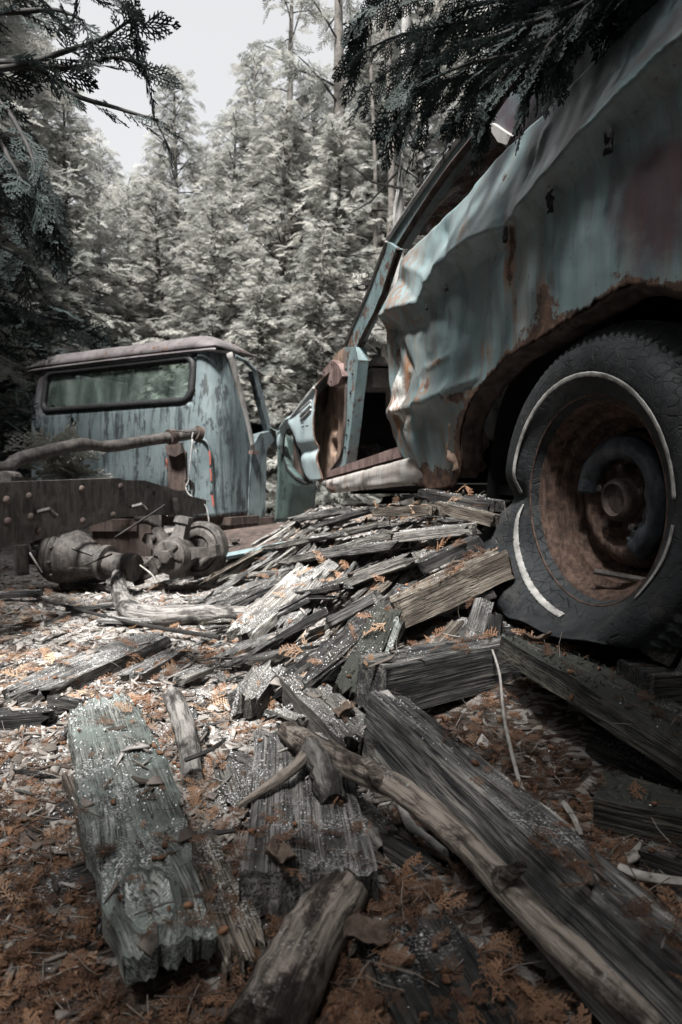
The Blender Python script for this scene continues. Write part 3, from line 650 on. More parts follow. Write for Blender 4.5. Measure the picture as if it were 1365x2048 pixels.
# broken remains of the wheel cover: an arc of enamelled metal
mb = MB()
def cover(u, v):
    a = R(-62 + 235 * u); r = .090 + .052 * v + .006 * nz(u * 14, v * 2) * (1 if v > .5 else 1.6)
    h = -.048 - .030 * (2 * v - 1) ** 2 + .006 * nz(u * 9, v * 4)
    return WC + Vector((-math.cos(a) * r * 1.0, h, math.sin(a) * r))
mb.grid(cover, 60, 8); solid(mb.obj('wheel_cover_remnant', M['bluemetal'], wheel, 3), .004)
mb = MB()
def shard(u, v):
    a = R(190 + 60 * u); r = .085 + .058 * v + .010 * nz(u * 6, v * 3)
    return WC + Vector((math.cos(a) * r, -.062 + .010 * nz(u * 5, v * 5) - .012 * v, math.sin(a) * r + .0))
mb.grid(shard, 18, 6); solid(mb.obj('wheel_cover_remnant', M['bluemetal'], wheel, 3), .003)
mb = MB(); mb.lathe([(.048, -.10), (.048, -.062), (.044, -.054), (.036, -.050), (.034, -.058), (.030, -.062), (0, -.060)], 32, WC, (0, 1, 0)); mb.obj('hub', M['rust'], wheel, .7)
for k in range(5):
    a = R(20 + 72 * k); p = WC + Vector((math.cos(a) * .070, 0, math.sin(a) * .070))
    mb = MB(); mb.lathe([(.009, -.10), (.009, -.066), (.006, -.063), (0, -.063)], 8, p, (0, 1, 0)); mb.obj('wheel_stud', M['iron'], wheel)
mb = MB(); p = WC + Vector((-.03, -.05, -.165)); mb.tube([p + Vector((.05, .03, .006)), p + Vector((-.06, -.03, -.004))], .007, 8); mb.obj('valve_stem', M['iron'], wheel)
def sag(v):
    x, q, z = v[0] - WC.x, v[1] - WC.y, v[2] - WC.z
    r = math.hypot(x, z)
    if r > .222:
        low = sst(-.02, -.27, z) * sst(.222, .30, r)
        x *= 1 + (.42 if x > 0 else .06) * sst(-.01, -.13, z) * sst(.22, .34, r)
        q += .075 * low * (1 if q > -.10 else -.5) - .03 * math.exp(-((z + .0) / .035) ** 2) * (x > 0) * sst(.225, .27, r)
        fl = -.268 + .018 * nz(x * 7, q * 6)
        if z < fl: 
            q += (.05 if q > -.08 else -.03) * sst(0, .09, fl - z); z = fl + (z - fl) * .08
        z -= .012 * sst(.05, -.2, z) * sst(.25, .33, r) * nz(x * 6, 4)
    return (x + WC.x, q + WC.y, z + WC.z)
TP = [(a * WS, b) for a, b in [(.203, -.010), (.213, .010), (.222, .016), (.232, .022), (.250, .030), (.268, .034), (.285, .034), (.300, .030), (.312, .024), (.320, .018), (.325, .010), (.331, .004), (.338, -.004), (.346, -.014), (.353, -.026), (.358, -.038), (.361, -.048), (.364, -.056), (.365, -.062), (.366, -.10), (.364, -.145), (.355, -.170), (.335, -.19), (.29, -.205), (.23, -.195), (.203, -.17)]]
mb = MB(); NS = 400
for k in range(NS):
    a = 2 * math.pi * k / NS
    for i, (r, h) in enumerate(TP):
        rr, hh, aa = r, h, a
        if 11 <= i <= 16:
            g = -.006 if (k % 4) < 2 else .0015
            rr += g * .8; hh += g * .8; aa += .009 * (1 if i % 2 else -1)
        if i in (10, 17): rr -= .004; hh -= .004
        if i == 9 or i == 3: rr += 0; hh -= .003
        mb.v.append(sag(WC + Vector((math.cos(aa) * rr, hh, math.sin(aa) * rr))))
L = len(TP)
for k in range(NS):
    k2 = (k + 1) % NS
    for i in range(L - 1): mb.f.append((k * L + i, k * L + i + 1, k2 * L + i + 1, k2 * L + i))
mb.obj('tyre', M['tyre'], wheel, 3)
def band(name, r0, r1, mat, a_lo, a_hi, lift=.006):
    mb = MB(); n = 150
    def fn(u, v):
        a = R(a_lo + (a_hi - a_lo) * u); r = r0 * WS + (r1 - r0) * v + .0012 * nz(u * 60, v)
        h = np.interp(r, [k[0] for k in TP[2:19]], [k[1] for k in TP[2:19]]) + lift
        p = sag(WC + Vector((math.cos(a) * r, float(h), math.sin(a) * r))); return (p[0], p[1] + .001, p[2])
    mb.grid(fn, n, 3); return solid(mb.obj(name, mat, wheel, 3), .002)
band('whitewall', .250, .260, M['white'], 2, 178); band('whitewall', .236, .2435, M['white'], -84, -4); band('whitewall', .250, .258, M['white'], -172, -140)
mb = MB(); mb.tube([WC + Vector((0, -.15, 0)), WC + Vector((0, -1.4, .02))], .045, 12); mb.obj('rear_axle', M['iron'], car)
# rock like lump of debris lying on the car's floor
mb = MB(); lp = chit(748, 905, -.30)
mb.grid(lambda u, v: lp + Vector((math.cos(u * 6.2832) * math.sin(v * 3.1416) * .16, math.sin(u * 6.2832) * math.sin(v * 3.1416) * .14, math.cos(v * 3.1416) * .06)) * (1 + .35 * nz(math.cos(u * 6.2832) * 2, math.sin(u * 6.2832) * 2, v * 4)) + Vector((.03 * nz(u * 20, v * 20), 0, .02 * nz(u * 25, v * 22, 5))), 30, 16)
o = mb.obj('debris_clump', M['dark']); gcoord(o.data); o.matrix_world = Matrix.Translation(CF.o) @ Matrix.Rotation(CF.rz, 4, 'Z'); tag(o, 'dark clump of debris lying inside the open doorway of the teal car', 'debris clump')

# ------------------------------------------------------------------ the truck cab
TF = Frame((-.7955, 4.3, 0), (.875, -.484, 0))     # x to its right, y to its front, z up; rear wall is y = 0
truck = tag(empty('truck_cab', TF.o, TF.rz), 'old pale blue truck cab seen from behind with a wide rear window and peeling paint', 'truck')
def cab_shell():
    plan = [(0.0, .46)] + [(0.0, y) for y in (.40, .34, .28, .22, .17)]
    for k in range(1, 9):
        a = R(90 * k / 8); plan.append((-.16 + .16 * math.cos(a), .16 - .16 * math.sin(a)))
    wl_, wr = -1.655, -.125
    rear = sorted(set([round(x, 4) for x in np.linspace(-.20, -1.66, 30)] + [wr - .035]), reverse=True)
    rear = [x for x in rear]
    plan += [(x, 0.0) for x in rear]
    for k in range(0, 9):
        a = R(90 * k / 8); plan.append((-1.70 - .16 * math.sin(a), .16 - .16 * math.cos(a)))
    plan += [(-1.86, y) for y in (.25, .4, .6, .8, 1.0)]
    zs = list(np.linspace(.26, 1.0, 22)) + list(np.linspace(1.0, 1.31, 9))[1:] + [1.335, 1.36]
    V = []; ru = []; pr = []; pl = []
    for i, (x, y) in enumerate(plan):
        for z in zs:
            tb = sst(.85, 1.4, z); xx = -.93 + (x + .93) * (1 - .03 * tb); yy = y + .05 * tb * (1 if y < .3 else .5)
            if i == 0: yy = float(np.interp(z, [.27, .72, 1.33], [.46, .41, .20]))
            elif i < 6: yy = min(yy, float(np.interp(z, [.27, .72, 1.33], [.46, .41, .20])) - .002 * i)
            if z < .5 and -1.7 < x < -.1: yy += .012 * math.exp(-((z - .45) / .02) ** 2)
            # pressed swage panel
            V.append((xx, yy + .003 * nz(x * 4, z * 4), z + (.012 * nz(x * 15, 2) if z < .27 else 0)))
            ru.append(.55 * math.exp(-(z - .26) / .035) + .50 * math.exp(-((x + .08) / .06) ** 2 - ((z - .38) / .07) ** 2) + .15 * nz(x * 3, z * 2) + .25 * sst(1.25, 1.36, z))
            pr.append(.22 * sst(-1.1, -1.8, x) + .32 * sst(.92, 1.0, z) * (x < -.3)); pl.append(.25 * math.exp(-((x + .06) / .05) ** 2 - ((z - .36) / .08) ** 2))
    m = len(zs); F = []
    for i in range(len(plan) - 1):
        for j in range(m - 1):
            xm = (plan[i][0] + plan[i + 1][0]) / 2; zm = (zs[j] + zs[j + 1]) / 2
            if plan[i][1] == 0 and plan[i + 1][1] == 0 and -1.68 < xm < -.16 and 1.0 < zm < 1.31: continue
            F.append((i * m + j, (i + 1) * m + j, (i + 1) * m + j + 1, i * m + j + 1))
    me = npmesh('cab_shell', V, F, {'rust': ru, 'primer': pr, 'pale': pl}); me.shade_smooth(); me.set_sharp_from_angle(angle=.9)
    return solid(link('cab_shell', me, M['truck'], truck), .006)
cab_shell()
def rrect(x0, x1, z0, z1, r, y, n=6):
    out = []
    for cx, cz, a0 in ((x1 - r, z1 - r, 0), (x0 + r, z1 - r, 90), (x0 + r, z0 + r, 180), (x1 - r, z0 + r, 270)):
        for k in range(n + 1): a = R(a0 + 90 * k / n); out.append(Vector((cx + r * math.cos(a), y + .05 * sst(.85, 1.4, cz + r * math.sin(a)), cz + r * math.sin(a))))
    return out
ring = rrect(-1.64, -.205, 1.015, 1.298, .07, -.004)
mb = MB(); mb.tube(ring + [ring[0]], .024, 8, caps=False, flat=1.0); mb.obj('window_gasket', M['gasket'], truck, 3)
mb = MB()                                             # rounded corner fillets of the opening
out_ = [(-.16, 1.31), (-1.68, 1.31), (-1.68, 1.0), (-.16, 1.0)]
for c in range(4):
    arc_ = ring[c * 7:c * 7 + 7]
    p0 = Vector((out_[c][0], .004 + .05 * sst(.85, 1.4, out_[c][1]), out_[c][1]))
    b = len(mb.v); mb.v += [tuple(p0)] + [tuple(a + Vector((0, .006, 0))) for a in arc_]
    mb.f += [(b, b + k, b + k + 1) for k in range(1, 7)]
mb.obj('window_corner', M['truck'], truck)
mb = MB(); mb.slab(rrect(-1.63, -.215, 1.02, 1.293, .065, .010), (0, .005, 0)); mb.obj('rear_window', M['glass'], truck)
mb = MB()
def croof(u, v):
    x = -1.88 + 1.90 * u; y = -.035 + .44 * v
    ed = min(u, 1 - u) * 1.90; fx = 1 - (1 - clamp(ed / .24)) ** 2.2; fy = 1 - (1 - clamp((v * .44) / .16)) ** 2.2; ff = 1 - (1 - clamp((1 - v) * .44 / .2)) ** 2 * .9
    xx = -.93 + (x + .93) * .972
    return (xx, y + .05, 1.342 + .016 * (1 - v) + .105 * fx ** .8 * fy ** .8 * ff + .012 * sst(.55, 1, v) + .004 * nz(x * 5, y * 5))
mb.grid(croof, 40, 20); o = mb.obj('cab_roof', M['roof'], truck, 3); fattr(o, 'rust', [.30 + .2 * nz(v[0] * 3, v[1] * 5) for v in mb.v]); fattr(o, 'pale', [.34 * sst(.1, .5, nz(v[0] * 4 + 3, v[1] * 6)) for v in mb.v]); solid(o, .012)
mb = MB(); mb.tube(smooth_path([(-1.835, .22, 1.325), (-1.83, .07, 1.327), (-1.74, .022, 1.33), (-.9, .012, 1.334), (-.10, .018, 1.33), (-.035, .05, 1.327), (-.02, .25, 1.322), (-.03, .55, 1.24)], 4), .011, 6); mb.obj('drip_gutter', M['roof'], truck)
th = lambda px, py, x=0.0: TF.hitx(px, py, x)
mb = MB(); mb.tube(smooth_path([th(459, 706), th(470, 745), th(484, 800), th(497, 855), th(505, 898)], 3), .018, 6, flat=1.4); o = mb.obj('door_post', M['sill'], truck, 3); fattr(o, 'primer', [.25 + .25 * nz(v[2] * 9) for v in mb.v])
mb = MB(); mb.slab([th(x, y, -.01) for x, y in [(506, 742), (514, 741), (530, 800), (545, 862), (538, 866), (522, 806)]], (-.05, .01, 0)); mb.obj('windscreen_pillar', M['truck'], truck)
mb = MB(); mb.tube([th(470, 712, -.015), th(490, 722, -.015), th(511, 742, -.015)], .014, 6); mb.obj('window_frame', M['truck'], truck)
mb = MB(); dp = [(505, 894), (520, 868), (540, 862), (550, 880), (534, 900), (531, 1035), (497, 1032), (500, 960)]
mb.slab([th(x, y, .012) for x, y in dp], (-.06, 0, 0)); o = mb.obj('cab_door', M['truck'], truck); fattr(o, 'pale', [.2] * len(mb.v))
mb = MB(); p = th(508, 905, .03); mb.box(p, (.03, .07, .025)); mb.obj('door_handle', M['rustred'], o)
mb = MB()
fz = lambda y: float(np.interp(y, [.60, .72, .85, 1.0, 1.3, 1.75], [.86, .82, .74, .66, .60, .52]))
def tfend(u, v):
    y = .615 + .44 * u; z0 = .20; z1 = fz(y); s_ = v * 1.35
    if s_ <= 1: return (.03 + .05 * math.sin(min(u * 3, 1) * 1.57) + .03 * math.sin(s_ * 2.6) + .004 * nz(y * 8, s_ * 6), y, z0 + (z1 - z0) * s_)
    return (.03 + .05 * math.sin(min(u * 3, 1) * 1.57) + .015 - .9 * (s_ - 1), y, z1 + .07 * math.sin((s_ - 1) / .35 * 1.57))
mb.grid(tfend, 30, 26); o = mb.obj('front_fender', M['truckgreen'], truck, 3); solid(o, .006)
fattr(o, 'pale', [.75 * math.exp(-((v[1] - .80) / .035) ** 2 - ((v[2] - .58) / .05) ** 2) + .7 * math.exp(-((v[1] - .74) / .025) ** 2 - ((v[2] - .66) / .035) ** 2) for v in mb.v]); fattr(o, 'rust', [.22 + .2 * nz(v[1] * 4, v[2] * 4) for v in mb.v])
mb = MB(); mb.grid(lambda u, v: (-.25 - 1.3 * u, (.64 + .45 * v), .90 - .08 * v + .10 * math.sin(u * 3.14) ** .7), 14, 10); solid(mb.obj('bonnet', M['truckgreen'], truck, 3), .006)
mb = MB(); mb.box((-.9, .7, .82), (1.55, .12, .12)); mb.box((-.9, .66, .6), (1.6, .04, .6)); mb.obj('dashboard', M['black'], truck)
mb = MB(); mb.box((-.89, .40, .30), (1.6, .55, .04)); mb.obj('cab_floor', M['rust'], truck)
mb = MB(); mb.slab([(-1.72, .50, 1.30), (-1.66, .50, 1.30), (-1.68, .66, .9), (-1.75, .66, .9)], (0, .05, 0)); mb.obj('windscreen_pillar', M['truck'], truck)
# pressed rectangle on the back wall with red paint showing, rust torn lower corner
mb = MB(); th0 = lambda px, py, y=-.004: TF.hit(px, py, y)
mb.tube(smooth_path([th0(x, y) for x, y in [(388, 990), (388, 900), (392, 884), (404, 878), (416, 886), (421, 904), (422, 940), (424, 990)]], 3), .009, 6); o = mb.obj('pressed_rib', M['truck'], truck, 3)
for k, (x0, y0, x1, y1) in enumerate([(419, 902, 421, 930), (421, 938, 423, 962), (333, 918, 334, 935), (424, 990, 427, 1012)]):
    mb = MB(); mb.tube([th0(x0, y0, -.014), th0((x0 + x1) / 2 + 1, (y0 + y1) / 2, -.015), th0(x1, y1, -.014)], .006, 5, jit=.5, seed=k); mb.obj('red_paint_streak', M['redpaint'], truck)
for k, (x, y) in enumerate([(345, 873), (462, 868)]):
    mb = MB(); p = th0(x, y, -.005)
    mb.grid(lambda u, v: p + Vector((.10 * (u - .5) * (1 + .5 * nz(v * 4, k)), .0, .035 * (v - .5) * (1 + 1.2 * nz(u * 5, k + 4)))), 8, 4)
mb = MB(); mb.box((-.15, .25, .235), (.40, .30, .05)); mb.box((-.02, .40, .20), (.10, .5, .08)); mb.box((-.9, .35, .22), (1.3, .5, .06)); mb.obj('cab_mount', M['rust'], truck)

# ------------------------------------------------------------------ truck chassis with axle
A_ = P(0, 1040, 2.15); B_ = P(413, 1010, 3.55)
HF = Frame((A_.x, A_.y, 0), (B_ - A_).xy.to_3d())
chassis = tag(empty('truck_chassis', HF.o, HF.rz), 'rusty bare truck chassis with riveted rail, axle housing and spoked hub behind the cab', 'chassis')
hh = lambda px, py, y=0.0: HF.hit(px, py, y)
top = [hh(x, y) for x, y in [(-60, 970), (0, 966), (120, 961), (241, 956), (247, 960), (291, 961), (345, 978), (385, 993), (413, 1000)]]
bot = [hh(x, y) for x, y in [(-60, 1110), (0, 1097), (118, 1071), (236, 1035), (318, 1030), (380, 1030), (413, 1027)]]
mb = MB(); mb.slab(top + bot[::-1], (0, .008, 0))
mb.slab([p + Vector((0, .009, 0)) for p in top] + [p + Vector((0, .009, -.008)) for p in top[::-1]], (0, .065, 0))
mb.slab([p + Vector((0, .009, .010)) for p in bot] + [p + Vector((0, .009, 0.002)) for p in bot[::-1]], (0, .065, 0))
rail = mb.obj('frame_rail', M['iron'], chassis)
mb = MB(); mb.slab([hh(x, y, -.006) for x, y in [(-60, 969), (0, 965), (241, 956), (236, 1034), (118, 1070), (0, 1096), (-60, 1108)]], (0, .005, 0)); mb.obj('frame_overlay_plate', M['iron'], chassis)
for x, y in [(13, 1000), (58, 993), (15, 1043), (62, 1034), (76, 1062), (163, 978), (165, 1042), (241, 973), (226, 1030)]:
    mb = MB(); mb.lathe([(.014, 0), (.013, .006), (.008, .010), (0, .011)], 12, hh(x, y, -.006), (0, -1, 0)); mb.obj('rivet', M['rust'], chassis, 3)
for x, y, r in [(308, 986, .012), (231, 1013, .008), (297, 973, .006), (260, 1014, .006), (278, 1013, .005), (284, 1013, .005), (297, 1014, .005), (329, 1005, .004)]:
    mb = MB(); mb.lathe([(0, .0015), (r, .0015), (r, 0)], 10, hh(x, y), (0, -1, 0)); mb.obj('bolt_hole', M['black'], chassis)
for x, y, k in [(75, 1025, 1), (265, 1014, 2)]:
    mb = MB(); p = hh(x, y, -.01); mb.tube([p, p + Vector((.02, -.03, .01)), p + Vector((.045, -.04, -.015))], .010, 6); mb.obj('bolt', M['iron'], chassis)
mb = MB(); mb.slab([hh(x, y, .0) for x, y in [(345, 995), (378, 998), (380, 1022), (372, 1043), (356, 1046), (347, 1020)]], (0, -.03, 0)); mb.obj('spring_hanger', M['iron'], chassis)
# tall bracket behind the rail holding up the pipe
mb = MB(); br = [(335, 896), (362, 893), (372, 905), (373, 985), (336, 985)]
mb.slab([P(x, y, 3.75) for x, y in br], (0, .04, 0)); mb.slab([P(x, y, 3.70) for x, y in [(330, 890), (360, 885), (366, 905), (350, 914), (334, 908)]], (0, .06, 0))
o = mb.obj('upright_bracket', M['rust'], chassis); o.matrix_parent_inverse = chassis.matrix_basis.inverted()
bpy.context.view_layer.update()
def wobj(mb, name, mat, parent, smooth=.6):        # mesh given in world coordinates under a placed parent
    o = mb.obj(name, mat, None, smooth); o.parent = parent; o.matrix_parent_inverse = parent.matrix_world.inverted(); return o
mb = MB(); mb.tube([P(374, 960, 3.72), P(384, 968, 3.7), P(385, 980, 3.7)], .014, 6); mb.box(P(362, 985, 3.7), (.10, .06, .02)); wobj(mb, 'bracket_clip', M['iron'], chassis)
# differential: axis runs towards lower right
ax0 = P(122, 1108, 3.05); axd = Vector((.93, -.30, -.12)).normalized()
mb = MB(); mb.lathe([(.0, -.05), (.08, -.045), (.118, -.03), (.128, -.005), (.128, .012), (.122, .016), (.128, .020), (.128, .036), (.120, .044), (.118, .07), (.108, .105), (.090, .125), (.080, .15), (.060, .22), (.052, .235)], 36, ax0, axd); wobj(mb, 'differential_housing', M['iron'], chassis, .5)
u_ = axd.cross(Vector((0, 0, 1))).normalized(); v_ = axd.cross(u_)
for k in range(6):
    a = R(60 * k + 20); d_ = u_ * math.cos(a) + v_ * math.sin(a); mb = MB()
    mb.slab([ax0 + axd * .07 + d_ * .112, ax0 + axd * .12 + d_ * .098, ax0 + axd * .21 + d_ * .066, ax0 + axd * .21 + d_ * .050, ax0 + axd * .07 + d_ * .08], axd.cross(d_) * .012); wobj(mb, 'housing_rib', M['iron'], chassis)
mb = MB(); mb.lathe([(.03, .225), (.075, .225), (.078, .235), (.075, .25), (.052, .255), (.050, .33), (.060, .335), (.060, .39), (.055, .395), (.0, .395)], 28, ax0, axd); wobj(mb, 'pinion_carrier', M['iron'], chassis)
mb = MB(); mb.tube([P(40, 1105, 3.0), P(105, 1115, 3.1)], .045, 12); mb.tube([P(60, 1085, 3.0), P(90, 1075, 3.02), P(125, 1062, 3.1)], .018, 8); mb.tube([P(42, 1090, 2.95), P(44, 1150, 2.95)], .030, 8, jit=.3); wobj(mb, 'axle_tube', M['iron'], chassis)
mb = MB(); mb.box(P(250, 1080, 3.55), (.30, .10, .16)); mb.box(P(230, 1050, 3.5), (.24, .05, .06)); wobj(mb, 'cross_member', M['rust'], chassis)
for k in range(12):
    a = R(30 * k + 8); d_ = u_ * math.cos(a) + v_ * math.sin(a); mb = MB(); mb.lathe([(.010, 0), (.010, .010), (.006, .014), (0, .014)], 6, ax0 + axd * .036 + d_ * .121, axd); wobj(mb, 'flange_bolt', M['iron'], chassis, .5)
mb = MB(); mb.tube(smooth_path([P(66, 1062, 2.75), P(110, 1052, 2.8), P(150, 1040, 2.9), P(185, 1046, 2.95)], 4), .012, 7); wobj(mb, 'brake_hose', M['gasket'], chassis)
# spoked hub and drum
hc = P(345, 1112, 2.95); hd = Vector((-.16, -.97, .05)).normalized(); hu = hd.cross(Vector((0, 0, 1))).normalized(); hv = hu.cross(hd)
dc = P(402, 1098, 3.10)
mb = MB(); mb.lathe([(0, .02), (.05, .02), (.06, .03), (.085, .030), (.095, .020), (.105, .028), (.118, .024), (.126, .012), (.128, -.02), (.122, -.04), (.10, -.05)], 48, dc, (-.35, -.93, .12)); wobj(mb, 'brake_drum', M['iron'], chassis, .5)
mb = MB()
mb.lathe([(.0, .055), (.030, .055), (.030, .045), (.066, .045), (.072, .040), (.074, .025), (.080, .015), (.085, -.02), (.075, -.10), (.060, -.13)], 40, hc, hd)
def arm(a, L_, w0, w1, tip):
    d_ = hu * math.cos(R(a)) + hv * math.sin(R(a)); s_ = hd.cross(d_); pts = []
    p = [hc + d_ * .05 - hd * .01, hc + d_ * (L_ * .6) - hd * .035, hc + d_ * L_ - hd * .05]
    for i, (q_, w_) in enumerate(zip(p, (w0, (w0 + w1) * .42, w1))):
        pts.append([q_ + s_ * w_ + hd * .02, q_ - s_ * w_ + hd * .02, q_ - s_ * w_ - hd * .045, q_ + s_ * w_ - hd * .045])
    b = len(mb.v); mb.v += [tuple(x) for q_ in pts for x in q_]
    for i in range(2):
        for k in range(4): mb.f.append((b + i * 4 + k, b + i * 4 + (k + 1) % 4, b + (i + 1) * 4 + (k + 1) % 4, b + (i + 1) * 4 + k))
    mb.f.append((b + 8, b + 9, b + 10, b + 11))
    if tip:
        e = p[2]; mb.slab([e + s_ * (w1 + .012) + hd * .03, e - s_ * (w1 + .012) + hd * .03, e - s_ * (w1 + .008) + d_ * .028 + hd * .02, e + s_ * (w1 + .008) + d_ * .028 + hd * .02], -hd * .06)
for a, L_, w0, w1, tip in [(100, .145, .045, .022, 1), (28, .17, .040, .018, 0), (48, .155, .030, .012, 0), (-28, .20, .045, .026, 1), (172, .16, .036, .016, 1), (-100, .10, .05, .04, 0)]: arm(a, L_, w0, w1, tip)
wobj(mb, 'spoked_hub', M['iron'], chassis, .7)
mb = MB()
for k in range(6):
    a = R(60 * k + 15); d_ = hu * math.cos(a) + hv * math.sin(a); mb.slab([hc + d_ * .028 + hd * .046, hc + d_ * .064 + hd * .046, hc + d_ * .064 + hd * .054, hc + d_ * .028 + hd * .054], hd.cross(d_) * .009)
wobj(mb, 'hub_ribs', M['iron'], chassis)['kind'] = 'stuff'
mb = MB(); mb.lathe([(.032, .05), (.031, .078), (.026, .084), (0, .084)], 6, hc, hd); wobj(mb, 'hub_nut', M['iron'], chassis, .5)
for a, r in [(40, .12), (-20, .135)]:
    d_ = hu * math.cos(R(a)) + hv * math.sin(R(a)); mb = MB(); mb.lathe([(.012, 0), (.011, .018), (0, .02)], 6, hc + d_ * r - hd * .02, hd); wobj(mb, 'bolt', M['iron'], chassis, .5)
mb = MB(); mb.grid(lambda u, v: P(268 + 60 * u, 1028 + 38 * v * (.4 + .6 * u), 3.25) + Vector((0, .05 * math.sin(u * 3.1), .03 * math.sin(v * 3))), 10, 6); o = wobj(mb, 'torn_dust_shield', M['iron'], chassis); solid(o, .006)
# second rail of the chassis, farther side
mb = MB(); mb.slab([p + Vector((0, .80, -.02)) for p in top[1:5]] + [p + Vector((0, .80, .0)) for p in bot[1:4][::-1]], (0, .05, 0)); mb.obj('frame_rail', M['iron'], chassis)
# bent pipe
pp = [P(-60, 930, 2.6), P(8, 938, 2.75), P(40, 918, 2.85), P(110, 900, 3.0), P(165, 889, 3.15), P(205, 893, 3.25), P(235, 891, 3.32), P(290, 882, 3.45), P(345, 874, 3.55), P(398, 866, 3.66)]
mb = MB(); mb.tube(smooth_path(pp, 4), [.031] * 4 + [.030] * 14 + [.025] * 3 + [.029] * 16, 12, jit=.10); pipe = mb.obj('bent_pipe', M['iron'], smooth=3)
tag(pipe, 'rusty bent exhaust pipe lying across the chassis behind the truck cab', 'pipe')
mb = MB(); mb.tube([P(338, 874, 3.53), P(350, 873, 3.56)], .040, 12); mb.tube([P(392, 866, 3.64), P(401, 870, 3.66)], .043, 12); o = mb.obj('pipe_clamp', M['rust'], pipe)
mb = MB(); mb.tube([P(6, 958, 2.5), P(30, 958, 2.62)], .030, 12); mb.tube([P(0, 949, 2.55), P(28, 953, 2.55), P(38, 955, 2.6)], .012, 6); mb.box(P(10, 965, 2.5), (.20, .10, .012)); o = mb.obj('spring_eye', M['iron'], smooth=.7); tag(o, 'rusty coiled spring end on top of the chassis rail at its near end', 'spring')
for k, pts in enumerate([[(388, 862), (384, 880), (390, 900), (394, 905)], [(386, 878), (380, 930), (378, 960), (372, 975), (382, 992), (412, 1012), (420, 1060)], [(393, 862), (375, 864), (352, 862), (345, 862)]]):
    mb = MB(); mb.tube(smooth_path([P(x, y, 3.55 - .02 * k) for x, y in pts], 4), .0036, 5); o = mb.obj('loose_wire', M['wire' if k < 2 else 'darkstick'], smooth=3)
    tag(o, ['short white wire looped round the end of the bent pipe', 'long white wire trailing from the bent pipe down to the chassis rail', 'dark wire sticking back along the top of the bent pipe end'][k], 'wire')
# flat sheet of teal metal in front of the cab
sh = [P(455, 1112, 3.1), P(440, 1062, 3.9), P(585, 1042, 4.1), P(640, 1060, 3.3), P(590, 1086, 3.0)]
mb = MB(); mb.slab(sh, (0, 0, -.015)); o = mb.obj('sheet_metal', M['rust']); tag(o, 'flat rusty sheet of metal with a teal edge lying beside the truck cab', 'metal sheet')
mb = MB(); mb.tube([sh[0] + Vector((0, -.01, .0)), sh[4] + Vector((0, -.01, 0)), sh[3] + Vector((0, -.01, 0))], .022, 6, flat=.8); e_ = mb.obj('folded_edge', M['car'], o)
mb = MB(); mb.tube([P(470, 1082, 3.3), P(471, 1102, 3.3)], .014, 8); mb.tube([P(470, 1078, 3.3), P(470, 1083, 3.3)], .024, 8); mb.tube([P(455, 1093, 3.3), P(478, 1090, 3.3)], .012, 6); o = mb.obj('bolt_stub', M['iron']); tag(o, 'rusty bolt end standing up beside the brake drum', 'bolt')

